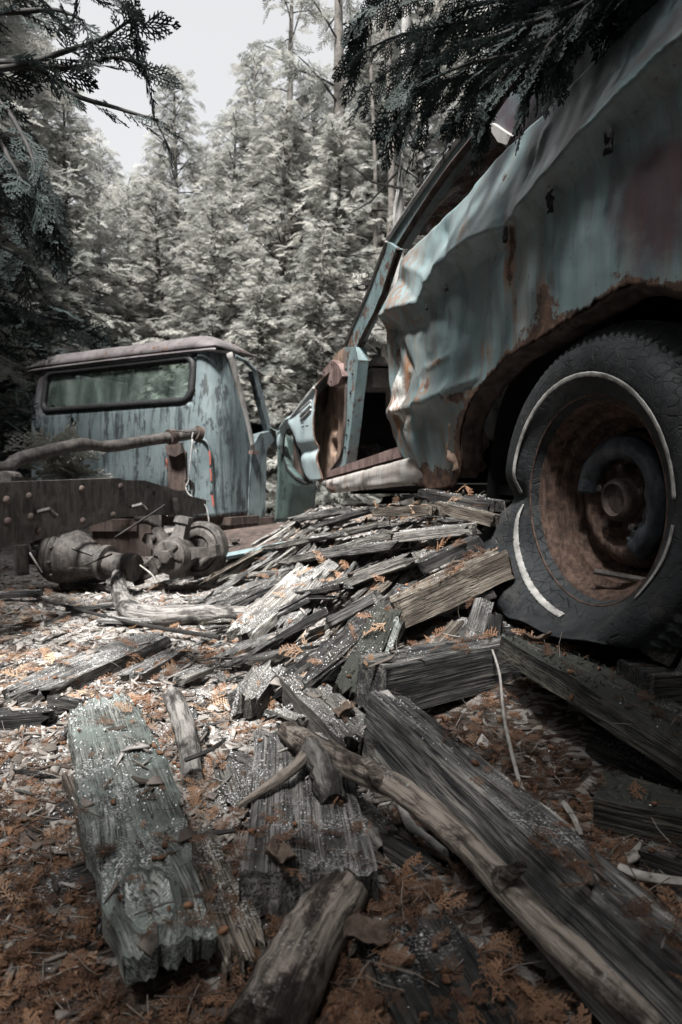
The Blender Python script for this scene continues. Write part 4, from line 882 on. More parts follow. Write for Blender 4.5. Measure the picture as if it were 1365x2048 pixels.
# ------------------------------------------------------------------ wood: planks, timbers, logs, sticks
SURF = [GROUND]
def plank_mesh(L, w, th, rag=(.1, .1), seed=0, grain=.004, bow=0.0, tap=(0, 0), edge=.12, square=False, xdiv=.018, ydiv=.005, knot=None, mx=48):
    nw = int(clamp(round(w / ydiv), 4, 26)); nh = 2 if th < .02 else 3 if th < .05 else 5
    r_ = []
    for i in range(nw): r_.append((-.5 + i / nw, 0.0))
    for i in range(nh): r_.append((.5, -i / nh))
    for i in range(nw): r_.append((.5 - i / nw, -1.0))
    for i in range(nh): r_.append((-.5, -1 + i / nh))
    n = len(r_); nx = int(clamp(L / xdiv, 6, mx)); mb = MB(); s = seed * 3.71 + .3
    def en(y, z, q): return clamp(.45 + .9 * nz(y * 6 + q * 9, z * 2.2 + s, s) + .40 * nz(y * 21 + q, z * 4, s + 4) + .35 * nz(y * 60 + q, z * 7, s + 8), 0, 1.1)
    for i in range(nx + 1):
        f = i / nx
        for y, z in r_:
            e0 = rag[0] * L * en(y, z, 1); e1 = rag[1] * L * en(y, z, 2); x = e0 + (L - e0 - e1) * f
            k0 = 1 - tap[0] * (1 - clamp(x / (.35 * L))) ** 1.4; k1 = 1 - tap[1] * (1 - clamp((L - x) / (.35 * L))) ** 1.4; k = k0 * k1
            ed = 1 + edge * (nz(x * 7, s, 2 + (y > 0)) + .5 * nz(x * 22, s, 5 + (y > 0)))
            yy = y * w * ed * (.55 + .45 * k if not square else 1)
            zz = z * th * (.35 + .65 * k)
            g = grain * (nz(x * 3.0, y * w * 95, s + z * 2) + .6 * nz(x * 8, y * w * 210, s + 3)) + grain * .9 * nz(x * 9, y * 3, s + 7)
            if abs(y) == .5: yy += g * (1 if y > 0 else -1); 
            if z in (0.0, -1.0): zz += g
            if square and abs(y) == .5 and z in (0.0, -1.0): yy *= .975; zz += .002 * (1 if z else -1)
            mb.v.append((x, yy, zz + bow * math.sin(math.pi * x / L)))
    for i in range(nx):
        for k in range(n):
            k2 = (k + 1) % n; mb.f.append((i * n + k, (i + 1) * n + k, (i + 1) * n + k2, i * n + k2))
    for base, sg in ((0, 1), (nx * n, -1)):          # end faces: strips from the top edge down to the bottom edge
        lt = [base + i for i in range(nw + 1)]; lb = [base + (nw + nh + nw - i) % n for i in range(nw + 1)]
        for i in range(nw):
            q = (lt[i], lt[i + 1], lb[i + 1], lb[i]); mb.f.append(q if sg > 0 else q[::-1])
        lr = [base + nw + i for i in range(nh + 1)]; ll = [base + (n - i) % n for i in range(nh + 1)]
        if nh > 1: mb.f.append(tuple(lr)); mb.f.append(tuple(ll))
    if knot:                                        # a swollen knot the grain flows round
        kx, ky, rx, ry = knot; gc = []
        for i, v in enumerate(mb.v):
            dx, dy = (v[0] - kx) / rx, (v[1] - ky) / ry; an = math.atan2(dy, dx); d = math.hypot(dx, dy) * (1 + .22 * nz(math.cos(an) * 1.5, math.sin(an) * 1.5, s)); gy = v[1]; gx = v[0]
            if v[2] > -th * .5:
                z = v[2]
                if d < 1: z += -.007 * (1 - d) + .0015 * nz(v[0] * 90, v[1] * 90); gy = d * .022; gx = an * .05
                else: gy = v[1] - ry * (1 if dy > 0 else -1) * math.exp(-(d - 1) * 1.1) * .9
                z += .007 * math.exp(-((d - 1.05) / .22) ** 2) + .004 * math.exp(-((d - 1.7) / .4) ** 2)
                mb.v[i] = (v[0], v[1], z)
            gc.append((gx, gy, v[2]))
        me = mb.mesh('plank'); gcoord(me, gc); me.shade_smooth(); me.set_sharp_from_angle(angle=.9); return me
    me = mb.mesh('plank'); gcoord(me); me.shade_smooth(); me.set_sharp_from_angle(angle=.75); return me
def axis_mtx(A, B, roll=0.0, upv=Vector((0, 0, 1))):
    x = (B - A).normalized(); y = upv.cross(x).normalized(); z = x.cross(y)
    if roll: q = Matrix.Rotation(R(roll), 3, x); y = q @ y; z = q @ z
    m = Matrix((x, y, z)).transposed().to_4x4(); m.translation = A; return m
WSEED = [10]
def W(a, b, w, th, mat, label, name='plank', cat='plank', roll=0, group=None, surf=True, **k):
    A = a if isinstance(a, Vector) else G(*a); B = b if isinstance(b, Vector) else G(*b); WSEED[0] += 1
    o = link(name, plank_mesh((B - A).length, w, th, seed=WSEED[0], **k), M[mat]); o.matrix_world = axis_mtx(A, B, roll)
    tag(o, label, cat, group)
    if surf: SURF.append(o)
    return o
def ST(pts, rad, mat, label, name='stick', cat='stick', n=8, jit=.25, sub=4, group=None, knots=()):
    p = [q if isinstance(q, Vector) else G(*q) for q in pts]; sp = smooth_path(p, sub); N = len(sp); WSEED[0] += 1
    rr = np.interp(np.linspace(0, 1, N), np.linspace(0, 1, len(rad)), rad) if hasattr(rad, '__len__') else [rad] * N
    L0 = sp[0].copy(); mb = MB(); mb.tube([q - L0 for q in sp], list(rr), n, jit=jit, seed=WSEED[0])
    o = mb.obj(name, M[mat], smooth=1.0); gcoord(o.data, tube_gc(sp, list(rr), n)); o.location = L0; tag(o, label, cat, group); SURF.append(o); return o
W((195, 1382, .05), (345, 1905, .055), .125, .032, 'lichen', 'long grey green lichen covered plank with a big oval knot near its broken end', rag=(.16, .018), tap=(.2, .6), edge=.2, bow=.01, xdiv=.007, mx=120, grain=.005, knot=(.755, -.012, .052, .030))
W((140, 1540, .02), (205, 1705, .02), .028, .03, 'tan', 'raw splintered strip of wood along the edge of the lichen covered plank', 'splinter', 'splinter', rag=(.2, .2))
W((262, 1700, .015), (330, 1925, .015), .022, .03, 'tan', 'curved pale splinter under the knotted end of the lichen covered plank', 'splinter', 'splinter', rag=(.1, .3), tap=(.2, .7))
W((222, 1395, .02), (290, 1560, .02), .026, .025, 'grey', 'narrow grey slat lying tight against the lichen covered plank', 'slat', 'slat', rag=(.2, .2))
W((12, 1392, .03), (318, 1262, .035), .125, .035, 'grey', 'flat weathered board with a pointed end, dusted white, pointing at the chassis hub', rag=(.18, .12), tap=(.8, .3), edge=.12)
W((258, 1352, .02), (362, 1290, .025), .06, .025, 'grey', 'short grey board chip beside the flat pointed board', 'board_chip', 'wood chip', rag=(.15, .25))
W((-40, 1430, .02), (118, 1415, .03), .055, .03, 'dark', 'dark rotten plank stub at the edge of the picture under the pointed board', 'plank_stub', 'plank', rag=(.1, .25))
W((95, 1390, .03), (170, 1405, .03), .02, .015, 'dark', 'small dark curled splinter by the upper end of the lichen covered plank', 'splinter', 'splinter', rag=(.2, .3))
W((390, 1655, .03), (505, 1935, .025), .052, .035, 'tan', 'narrow beige rotten board between the knotted plank and the block ended plank', rag=(.12, .22), edge=.2)
W((598, 1455, .045), (622, 1752, .055), .155, .05, 'grey', 'wide grey board with a dark broken end resting on a round log', rag=(.1, .05), tap=(.1, 0), edge=.06)
W((455, 1495, .01), (500, 1620, .01), .06, .03, 'pale', 'bleached board scrap half covered by dry fronds and white pellets', 'board_chip', 'wood chip', rag=(.3, .3), edge=.25)
W((575, 1330, .06), (745, 1490, .06), .085, .05, 'pale', 'bleached board leading down to the corner of the two square timbers', rag=(.12, .15), edge=.12)
W((480, 1400, .05), (550, 1318, .07), .07, .04, 'pale', 'short bleached block of split wood in the middle of the white dust', 'wood_block', 'wood block', rag=(.2, .3), edge=.2)
W((655, 1560, .02), (775, 1690, .015), .055, .03, 'bark', 'rotten grey slab lying under the forked branch', 'bark_slab', 'wood chip', rag=(.2, .2), edge=.2)
W((690, 1625, .01), (890, 1745, .01), .045, .02, 'dark', 'dark wet slab of wood in the hollow below the forked branch', 'bark_slab', 'wood chip', rag=(.2, .3), edge=.3)
W((800, 1830, .012), (960, 2110, .02), .105, .02, 'dark', 'dark lichen flecked board sunk into the brown fronds at the bottom edge', rag=(.15, .05), edge=.12)
W((250, 1695, .01), (200, 1880, .005), .02, .02, 'dark', 'thin dark upright splinter beside the knotted end of the plank', 'splinter', 'splinter', rag=(.2, .3))
W((20, 1660, .0), (185, 1590, .01), .05, .02, 'dark', 'dark board under the brown fronds by the lichen covered plank', rag=(.2, .2), edge=.2)
W((-30, 1800, .0), (220, 1740, .005), .05, .02, 'dark', 'dark sunken board at the edge near the knotted plank end', rag=(.1, .2), edge=.2)
# square timbers
tA, tB = Vector((.086, 1.225, .117)), Vector((.338, .42, .108))
W(tA, tB, .074, .094, 'beam', 'long square sawn timber running towards the camera from the corner of two beams', 'square_timber', 'timber', roll=-12, rag=(.004, .004), square=True, edge=.012, grain=.0032, xdiv=.02)
W(Vector((.058, 1.31, .150)), Vector((.52, 1.64, .150)), .085, .10, 'beam', 'dark faced square timber reaching from the beam corner to under the car tyre', 'square_timber', 'timber', roll=4, rag=(.01, .004), square=True, edge=.03, grain=.004)
W(Vector((.40, 1.46, .165)), Vector((.60, .84, .10)), .15, .045, 'moss', 'broad moss covered plank sloping down from under the flat tyre', roll=-8, rag=(.06, .04), edge=.09, grain=.006)
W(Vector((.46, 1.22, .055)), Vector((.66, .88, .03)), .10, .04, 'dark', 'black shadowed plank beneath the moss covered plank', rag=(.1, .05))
W((1195, 1570, .045), (1450, 1625, .05), .085, .05, 'moss', 'low mossy block with a clean cut end among orange fronds', 'wood_block', 'wood block', rag=(.03, .03), edge=.06, grain=.006)
W((1290, 1690, .02), (1420, 1735, .03), .04, .03, 'dark', 'small dark block end below the low mossy block', 'wood_block', 'wood block', rag=(.03, .03))
W(Vector((.585, 1.20, .300)), Vector((1.20, 1.80, .300)), .085, .125, 'moss', 'upper cribbing timber with end grain showing beside the flat tyre', 'cribbing_timber', 'timber', roll=22, rag=(.004, .01), square=True, edge=.03)
W(Vector((.645, 1.13, .262)), Vector((1.26, 1.73, .262)), .09, .13, 'beam', 'second cribbing timber set against the first at the picture edge', 'cribbing_timber', 'timber', roll=22, rag=(.004, .01), square=True, edge=.03)
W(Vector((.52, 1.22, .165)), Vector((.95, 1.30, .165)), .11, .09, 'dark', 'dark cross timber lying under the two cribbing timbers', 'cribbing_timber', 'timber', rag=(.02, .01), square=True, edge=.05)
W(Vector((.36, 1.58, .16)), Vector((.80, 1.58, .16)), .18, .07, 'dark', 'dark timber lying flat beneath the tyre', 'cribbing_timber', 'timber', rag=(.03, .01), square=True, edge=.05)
# the heap under the car
HEAP = [
 ((776, 1200, .10), (1000, 1098, .13), .085, .07, 'tan', 'thick dark rotten beam end at the front of the heap under the tyre', 'rotten_beam', 'beam', dict(rag=(.05, .05), edge=.14, grain=.008)),
 ((556, 1124, .05), (826, 1052, .06), .05, .025, 'pale', 'long pale split plank crossing the middle of the heap', 'plank', 'plank', dict(rag=(.15, .2), tap=(.5, .3))),
 ((590, 1112, .04), (830, 1075, .05), .06, .025, 'grey', 'grey plank under the long pale split plank in the heap', 'plank', 'plank', dict(rag=(.2, .2))),
 ((522, 1095, .05), (800, 1036, .05), .04, .02, 'pale', 'long thin pale lath reaching furthest out towards the brake drum', 'lath', 'plank', dict(rag=(.1, .2), tap=(.7, .3))),
 ((578, 1036, .05), (700, 1012, .05), .05, .025, 'grey', 'short grey plank end below the white rocker panel', 'plank', 'plank', dict(rag=(.2, .2), tap=(.6, 0))),
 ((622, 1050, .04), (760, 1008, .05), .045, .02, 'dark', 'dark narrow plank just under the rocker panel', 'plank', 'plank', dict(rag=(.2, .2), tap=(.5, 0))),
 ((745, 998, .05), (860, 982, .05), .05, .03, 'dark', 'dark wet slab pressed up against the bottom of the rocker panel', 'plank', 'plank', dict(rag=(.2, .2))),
 ((752, 1015, .06), (880, 1010, .06), .04, .03, 'tan', 'short tan split stub with a clean end in the top of the heap', 'plank_stub', 'plank', dict(rag=(.05, .1))),
 ((872, 1000, .10), (1000, 1032, .12), .05, .03, 'tan', 'tan pointed slat sticking out beside the tyre', 'slat', 'slat', dict(rag=(.2, .05), tap=(.9, 0))),
 ((842, 978, .09), (1000, 1003, .10), .05, .03, 'dark', 'dark plank lying highest in the heap beside the tyre', 'plank', 'plank', dict(rag=(.1, .05), tap=(.5, 0))),
 ((575, 1186, .05), (700, 1166, .07), .03, .012, 'dark', 'thin dark layered lath jutting from the heap over the white snowy board', 'lath', 'plank', dict(rag=(.1, .2))),
 ((577, 1194, .035), (690, 1190, .05), .025, .01, 'dark', 'second thin dark lath directly below the jutting one', 'lath', 'plank', dict(rag=(.1, .2))),
 ((470, 1272, .04), (630, 1128, .05), .115, .03, 'pale', 'wide frost dusted board leaning from the heap towards the curved branch', 'board', 'plank', dict(rag=(.15, .15), edge=.15)),
 ((560, 1262, .03), (640, 1150, .05), .06, .03, 'grey', 'grey board tucked behind the wide frost dusted board', 'board', 'plank', dict(rag=(.2, .2))),
 ((531, 1284, .045), (655, 1212, .06), .018, .018, 'dark', 'thin dark stick shaped splinter leaning on the frost dusted board', 'splinter', 'splinter', dict(rag=(.05, .1))),
 ((590, 1318, .05), (790, 1240, .10), .055, .03, 'pale', 'pale beam shaped split rail sloping out of the heap above the dark hole', 'split_rail', 'plank', dict(rag=(.12, .12), edge=.15, tap=(.4, .2))),
 ((690, 1390, .05), (782, 1205, .12), .06, .035, 'moss', 'mossy split plank leaning upright against the heap beside the timber corner', 'plank', 'plank', dict(rag=(.1, .12), roll=25)),
 ((745, 1345, .05), (790, 1230, .11), .05, .03, 'lichen', 'lichen crusted plank standing next to the mossy leaning plank', 'plank', 'plank', dict(rag=(.1, .15), roll=10)),
 ((640, 1368, .02), (705, 1280, .05), .06, .03, 'grey', 'grey plank in the dark hole under the split rail', 'plank', 'plank', dict(rag=(.15, .2))),
 ((838, 1322, .03), (920, 1236, .06), .035, .03, 'tan', 'short tan round edged stick of split wood among orange fronds', 'splinter', 'splinter', dict(rag=(.05, .1))),
 ((936, 1312, .04), (970, 1196, .10), .045, .015, 'grey', 'smooth grey slat standing on end in front of the tyre', 'slat', 'slat', dict(rag=(.02, .05), edge=.04, roll=15)),
 ((985, 1300, .04), (990, 1225, .10), .03, .02, 'dark', 'dark slat standing on end closest to the tyre tread', 'slat', 'slat', dict(rag=(.1, .1))),
 ((885, 1275, .03), (935, 1235, .06), .06, .03, 'grey', 'stubby grey chunk behind the smooth grey slat', 'wood_block', 'wood block', dict(rag=(.2, .2))),
 ((670, 1165, .05), (860, 1095, .08), .10, .03, 'pale', 'broad snow speckled slab on the middle of the heap', 'slab', 'plank', dict(rag=(.2, .2), edge=.2)),
 ((830, 1125, .08), (960, 1068, .10), .06, .03, 'dark', 'dark plank with pale edges above the thick rotten beam', 'plank', 'plank', dict(rag=(.15, .15))),
 ((790, 1065, .07), (960, 1045, .09), .09, .03, 'pale', 'frosted slab behind the dark plank near the tyre', 'slab', 'plank', dict(rag=(.2, .2), edge=.2)),
 ((650, 1240, .04), (760, 1180, .07), .05, .025, 'grey', 'grey scrap board covered with beige fronds in the heap', 'board', 'plank', dict(rag=(.2, .2))),
 ((780, 1230, .06), (985, 1165, .06), .06, .03, 'dark', 'black plank in shade under the thick rotten beam', 'plank', 'plank', dict(rag=(.1, .1))),
 ((449, 1152, .02), (592, 1136, .03), .05, .02, 'pale', 'flat pale board lying in front of the brake drum', 'board', 'plank', dict(rag=(.15, .15), tap=(.5, .5))),
 ((480, 1178, .02), (585, 1150, .03), .04, .015, 'pale', 'narrow pale board next to the flat one before the brake drum', 'board', 'plank', dict(rag=(.2, .2), tap=(.5, .5))),
 ((610, 1075, .05), (700, 1062, .05), .03, .015, 'grey', 'slim grey lath between two long pale laths of the heap', 'lath', 'plank', dict(rag=(.2, .3), tap=(.5, .5))),
 ((120, 1155, .02), (270, 1180, .02), .03, .02, 'dark', 'dark stick of wood lying under the differential housing', 'splinter', 'splinter', dict(rag=(.1, .2))),
 ((125, 1165, .03), (205, 1150, .03), .06, .03, 'dark', 'dark wood lump in front of the differential housing', 'wood_block', 'wood block', dict(rag=(.1, .2))),
 ((-30, 1185, .02), (85, 1180, .03), .05, .025, 'dark', 'dark plank by the picture edge under the chassis rail', 'plank', 'plank', dict(rag=(.1, .1))),
 ((195, 1235, .01), (300, 1240, .01), .06, .012, 'grey', 'thin grey shake lying beside the curved branch', 'shake', 'wood chip', dict(rag=(.2, .2))),
 ((130, 1215, .01), (235, 1205, .01), .03, .015, 'grey', 'narrow grey lath on the ground before the curved branch', 'lath', 'plank', dict(rag=(.2, .2))),
 ((345, 1360, .01), (420, 1330, .015), .05, .012, 'pale', 'pale flake of board beside the short round log', 'shake', 'wood chip', dict(rag=(.3, .3))),
 ((555, 1415, .03), (610, 1440, .03), .03, .006, 'pale', 'thin pale curled flake above the forked branch', 'shake', 'wood chip', dict(rag=(.2, .3))),
]
for a, b, w_, th_, mat, lab, nm, cat, kw in HEAP: W((a[0], a[1], a[2] + .015), (b[0], b[1], b[2] + .02), w_, th_, mat, lab, nm, cat, **kw)
# round wood
ST([(238, 1150, .09), (240, 1185, .05), (262, 1222, .03), (310, 1232, .03), (400, 1228, .035), (500, 1230, .03)], [.028, .034, .037, .036, .034, .028], 'bark', 'smooth grey bent branch curving in an L in front of the spoked hub', 'bent_branch', 'branch', 12, .16)
ST([(345, 1392, .025), (362, 1430, .03), (378, 1490, .025), (385, 1560, .01)], [.021, .022, .020, .017], 'bark', 'short smooth pale log lying among fronds beside the narrow slat', 'short_log', 'log', 12, .2)
ST([(690, 1775, .02), (640, 1850, .025), (580, 1960, .03), (520, 2090, .03)], [.030, .033, .034, .034], 'brownbark', 'mottled round log under the end of the wide grey board', 'log', 'log', 14, .15)
fb = ST([(572, 1462, .06), (620, 1492, .07), (700, 1532, .08), (790, 1572, .09), (880, 1640, .085), (970, 1725, .075), (1060, 1825, .065), (1170, 1925, .06), (1330, 2075, .06)], [.017, .022, .019, .017, .0165, .016, .016, .016, .016], 'brownbark', 'long curved forked branch crossing in front of the square timber', 'forked_branch', 'branch', 12, .22)
for k_, (x_, y_, h_, dx, dy) in enumerate([(760, 1560, .095, -25, -38), (1000, 1760, .08, 45, -30)]):
    a_ = G(x_, y_, h_); b_ = G(x_ + dx, y_ + dy, h_ + .03); mb = MB(); mb.tube([a_ - fb.location, a_.lerp(b_, .6) - fb.location, b_ - fb.location], [.012, .008, .006], 7, jit=.4, seed=k_); o = mb.obj('knot_stub', M['brownbark'], fb); gcoord(o.data)
def limb(name, pts, rad, mat, par, jit=.3, n=8):
    p = [G(*q) for q in pts]; sp = smooth_path(p, 4); rr = np.interp(np.linspace(0, 1, len(sp)), np.linspace(0, 1, len(rad)), rad)
    mb = MB(); mb.tube([q - par.location for q in sp], list(rr), n, jit=jit, seed=len(pts)); o = mb.obj(name, M[mat], par, smooth=1.0); gcoord(o.data, tube_gc(sp, list(rr), n)); SURF.append(o); return o
limb('branch_stub', [(625, 1495, .075), (645, 1530, .07), (655, 1565, .06), (668, 1605, .045)], [.020, .022, .024, .017], 'bark', fb, .45, 12)
limb('side_twig', [(622, 1500, .07), (595, 1530, .07), (540, 1570, .06), (478, 1612, .045)], [.014, .010, .008, .003], 'brownbark', fb)
ST([(985, 1300, .09), (1000, 1350, .09), (1008, 1430, .07), (1030, 1530, .04), (1050, 1588, .02), (1095, 1620, .015), (1152, 1665, .01)], [.0022, .0027, .003, .0033, .0037, .004, .0035], 'twig', 'thin white twig standing crooked in front of the dark faced timber', 'twig', 'twig', 7, .2)
ST([(800, 1605, .02), (820, 1650, .02), (845, 1668, .015), (890, 1705, .015)], [.006, .007, .005, .005], 'twig', 'short grey twig in the hollow between branch and board', 'twig', 'twig')
ST([(60, 1190, .03), (180, 1225, .03), (300, 1252, .03), (440, 1275, .03)], [.006, .006, .007, .007], 'darkstick', 'long thin dark rod lying on the ground behind the pointed board', 'rod', 'rod', 6, .1)
ST([(590, 1045, .10), (545, 1075, .12), (505, 1100, .13), (490, 1108, .12)], [.003, .004, .004, .003], 'twig', 'thin pale twig sticking out over the teal edged sheet', 'twig', 'twig', 5)
ST([(1240, 1735, .01), (1290, 1755, .015), (1380, 1765, .02)], [.005, .006, .006], 'twig', 'straight grey twig near the dark block at the picture edge', 'twig', 'twig', 6)
ST([(1128, 1605, .02), (1150, 1640, .02), (1162, 1670, .01)], [.004, .004, .003], 'twig', 'little grey forked twig beside the end of the white twig', 'twig', 'twig', 5)
ST([(370, 1520, .05), (420, 1500, .055), (450, 1480, .05)], [.004, .004, .003], 'darkstick', 'reddish twig lying over the short pale log', 'twig', 'twig', 5)
ST([(345, 1690, .03), (400, 1672, .03), (470, 1660, .03)], [.004, .004, .003], 'darkstick', 'dark twig crossing the upper end of the narrow beige board', 'twig', 'twig', 5)
for k, pts in enumerate([[(230, 1075, .0), (300, 1030, .0), (330, 1010, 0)], [(60, 1105, 0), (85, 1145, 0)], [(170, 1130, 0), (225, 1108, 0)], [(280, 1130, 0), (305, 1150, 0), (312, 1165, 0)]]):
    ST([P(x, y, 2.75) for x, y, z in pts], .004, 'twig' if k % 2 else 'darkstick', ['dark twig leaning on the chassis rail above the hub', 'pale twig leaning against the axle near the picture edge', 'dark twig in front of the differential housing', 'pale grass stem arching below the pinion'][k], 'twig', 'twig', 5)
# loose splinters and scraps, each one an object
VARS = [(plank_mesh(1.0, w_, th_, rag=(.28, .36), seed=100 + i, grain=.02, tap=(.7, .8), edge=.4, xdiv=.09, ydiv=.03, bow=.02), m_) for i, (w_, th_, m_) in enumerate([(.12, .05, 'grey'), (.08, .04, 'pale'), (.16, .04, 'pale'), (.10, .04, 'tan'), (.07, .04, 'dark'), (.15, .04, 'grey'), (.05, .03, 'pale'), (.06, .03, 'grey')])]
for me, m_ in VARS: me.materials.append(M[m_])
def loose(n, gen, label, group, name, cat):
    k = 0
    while k < n:
        r = gen()
        if r is None: continue
        x, y, ang, L, lift = r; me = random.choice(VARS)[0]
        z = terrain(x, y) + lift; d = Vector((math.cos(ang), math.sin(ang), 0)) * L
        A = Vector((x, y, z)); B = A + d; B.z = terrain(B.x, B.y) + lift + random.uniform(-.01, .015)
        o = bpy.data.objects.new(name, me); COL.objects.link(o); o.matrix_world = axis_mtx(A, B, random.uniform(-25, 25)) @ Matrix.Diagonal((L, L * random.uniform(.7, 1.3), L * random.uniform(.7, 1.2), 1))
        tag(o, label, cat, group); SURF.append(o); k += 1
def g_heap():
    t, q = random.uniform(.25, 2.3), random.uniform(-.15, .62); p = CARP + CDIR * t + CNRM * q
    if p.y < 1.45 or abs(p.x) > p.y * .6: return None
    if t < .5 and q < .05: return None
    if q > .40 and (t < .5 or t > 1.7): return None
    a = math.atan2(CNRM.y, CNRM.x) + random.gauss(.15, .42); L = min(random.choice([.12, .2, .3, .42, .55]) * random.uniform(.7, 1.1), max(.12, .72 - q))
    return p.x, p.y, a, L, random.uniform(.004, .03)
loose(180, g_heap, 'split scrap of weathered wood jutting out of the heap under the car', 'wood scraps in the heap', 'wood_scrap', 'wood scrap')
def g_floor():
    y = math.exp(random.uniform(math.log(.8), math.log(3.2))); x = random.uniform(-.52, .25) * y
    if x > .02 * y and y < 1.5: return None
    if y < 1.1 and abs(x + .15 * y) > .3 * y: return None
    return x, y, random.gauss(.9, 1.1), random.uniform(.03, .09) * (1 + y * .3), .008
loose(140, g_floor, 'small loose splinter of wood lying on the littered ground', 'splinters on the ground', 'wood_splinter', 'wood splinter')

MOSSY = [o for o in SURF if o.name.startswith(('plank', 'wood_block')) and o.data.materials[0] == M['moss']]
# ------------------------------------------------------------------ cedar foliage
def frond(ns, nsub, w, seed, droop=.12, fold=.5, simple=False):
    rg = random.Random(seed); V, F = [], []
    def rib(p, d, L, w0):
        d = d.normalized(); s = d.cross(Vector((rg.uniform(-fold, fold), rg.uniform(-fold, fold), 1))).normalized(); b = len(V); q = p + d * L; m = p + d * L * .55
        if simple: V.extend([p - s * w0 * .5, p + s * w0 * .5, q + s * w0 * .32, q - s * w0 * .32]); F.append((b, b + 1, b + 2, b + 3)); return
        V.extend([p - s * w0 * .5, p + s * w0 * .5, m + s * w0 * .62, q + s * w0 * .16, q - s * w0 * .16, m - s * w0 * .62]); F.append((b, b + 1, b + 2, b + 5)); F.append((b + 5, b + 2, b + 3, b + 4))
    ax = lambda s: Vector((s, .05 * math.sin(s * 3 + seed), -droop * s * s))
    for i in range(4): a, b_ = ax(i / 4), ax((i + 1) / 4); rib(a, b_ - a, (b_ - a).length * 1.05, w * .9 * (1 - i * .12))
    for i in range(ns * 2):
        s = (i + 1) / (ns * 2 + 1); sd_ = 1 if i % 2 else -1
        if rg.random() < .07: continue
        L = .46 * (1 - s) ** .7 * (.45 + .55 * min(1, s * 3.5)) * rg.uniform(.75, 1.15) + .05; an = R(50 - 16 * s + rg.uniform(-8, 8))
        d = Vector((math.cos(an), sd_ * math.sin(an), rg.uniform(-.2, .12))); p = ax(s); rib(p, d, L, w)
        for j in range(nsub):
            s2 = (j + 1) / (nsub + 1); l2 = (L * .40 * (1 - s2 * .6) + .015) * rg.uniform(.8, 1.1); a2 = an + (R(40) if j % 2 else -R(40)); rib(p + d.normalized() * L * s2, Vector((math.cos(a2), sd_ * math.sin(a2), rg.uniform(-.2, .1))), l2, w * .9)
    return np.array([tuple(v) for v in V]), np.array(F)
FR_N = [frond(10, 5, .030, k) for k in range(4)]
FR_M = [frond(7, 2, .046, 10 + k, droop=.25, fold=.8, simple=True) for k in range(4)]
FR_L = [frond(5 + k % 5, 3 + k % 3, .030 + .006 * (k % 3), 20 + k, -.25 + .09 * k, .6, True) for k in range(8)]
def inst(protos, mats, vars_=None, name='foliage'):
    mats = np.asarray(mats, dtype=np.float64); n = len(mats); pick = rng.integers(0, len(protos), n); Vs, Fs, At = [], [], []; off = 0
    vars_ = rng.random(n) if vars_ is None else np.asarray(vars_)
    for k, (V, F) in enumerate(protos):
        m = mats[pick == k]
        if not len(m): continue
        vv = np.einsum('nij,vj->nvi', m[:, :3, :3], V) + m[:, None, :3, 3]
        ff = F[None] + (np.arange(len(m)) * len(V))[:, None, None] + off
        Vs.append(vv.reshape(-1, 3)); Fs.append(ff.reshape(-1, F.shape[1])); At.append(np.repeat(vars_[pick == k], len(V))); off += len(m) * len(V)
    return npmesh(name, np.concatenate(Vs), np.concatenate(Fs), {'var': np.concatenate(At)})
def fmat(p, d, roll, s, nrm=None):
    d = d.normalized(); u = Vector((0, 0, 1)) if abs(d.z) < .95 else Vector((1, 0, 0))
    if nrm is not None: u = nrm
    y = u.cross(d).normalized(); z = d.cross(y); q = Matrix.Rotation(roll, 3, d); y = q @ y; z = q @ z
    m = np.eye(4); m[:3, 0] = np.array(d) * s; m[:3, 1] = np.array(y) * s; m[:3, 2] = np.array(z) * s; m[:3, 3] = p; return m
def tree_meshes(H, Rb, seed, sparse=0.0, low=.04):
    rg = random.Random(seed); mats = []; vr = []; lm = MB(); tr = MB()
    ph = [rg.uniform(0, 6) for _ in range(4)]
    tp = [Vector((.10 * math.sin(h * 2 + ph[0]) * h, .10 * math.sin(h * 2.3 + ph[1]) * h, h * H)) for h in np.linspace(0, 1, 9)]
    tr.tube(tp, [.11 * (1 - .93 * f) * (H / 7) for f in np.linspace(0, 1, 9)], 9, jit=.12, seed=seed)
    nb = int(190 * (1 - sparse))
    for i in range(nb):
        h = low + (1 - low) * ((i + rg.random()) / nb) ** 1.05; az = i * 2.399 + rg.uniform(-.5, .5)
        prof = (1 - h) ** .75 * (.55 + .45 * min(1, h / .12))
        L = Rb * prof * rg.uniform(.55, 1.15) + .12; rise = R(rg.uniform(5, 30) + 25 * h)
        base = Vector(np.array([np.interp(h, np.linspace(0, 1, 9), [q[k] for q in tp]) for k in range(3)]))
        hd_ = Vector((math.cos(az), math.sin(az), 0)); pts = []
        for s in (0, .33, .66, 1.0): pts.append(base + hd_ * L * s * math.cos(rise * .6) + Vector((0, 0, L * (math.sin(rise) * s - .42 * s * s * (1 - h * .7)))))
        lm.tube(pts, [.020 * (1 - h * .6), .015 * (1 - h * .6), .009, .004], 4, caps=False)
        nf = int(6 + 23 * L / 1.2); cv = rg.random()
        for k in range(nf):
            s = .12 + .90 * rg.random() ** .75; j = min(int(s * 3), 2); f = s * 3 - j; p = pts[j].lerp(pts[min(j + 1, 3)], f)
            yaw = rg.choice((-1, 1)) * rg.uniform(.1, 1.15) * (1.1 - s * .6); d = Matrix.Rotation(yaw, 3, 'Z') @ hd_; d.z = rg.uniform(-.75, .25)
            p = p + Vector((rg.gauss(0, .05), rg.gauss(0, .05), rg.gauss(0, .05)))
            mats.append(fmat(p, d, rg.gauss(0, .75), rg.uniform(.15, .34) * (1 - .35 * h) * (H / 7) ** .3)); vr.append(clamp(.5 * cv + .5 * rg.random()))
    return tr.mesh('trunk'), lm.mesh('limbs'), inst(FR_M, mats, vr, 'crown')
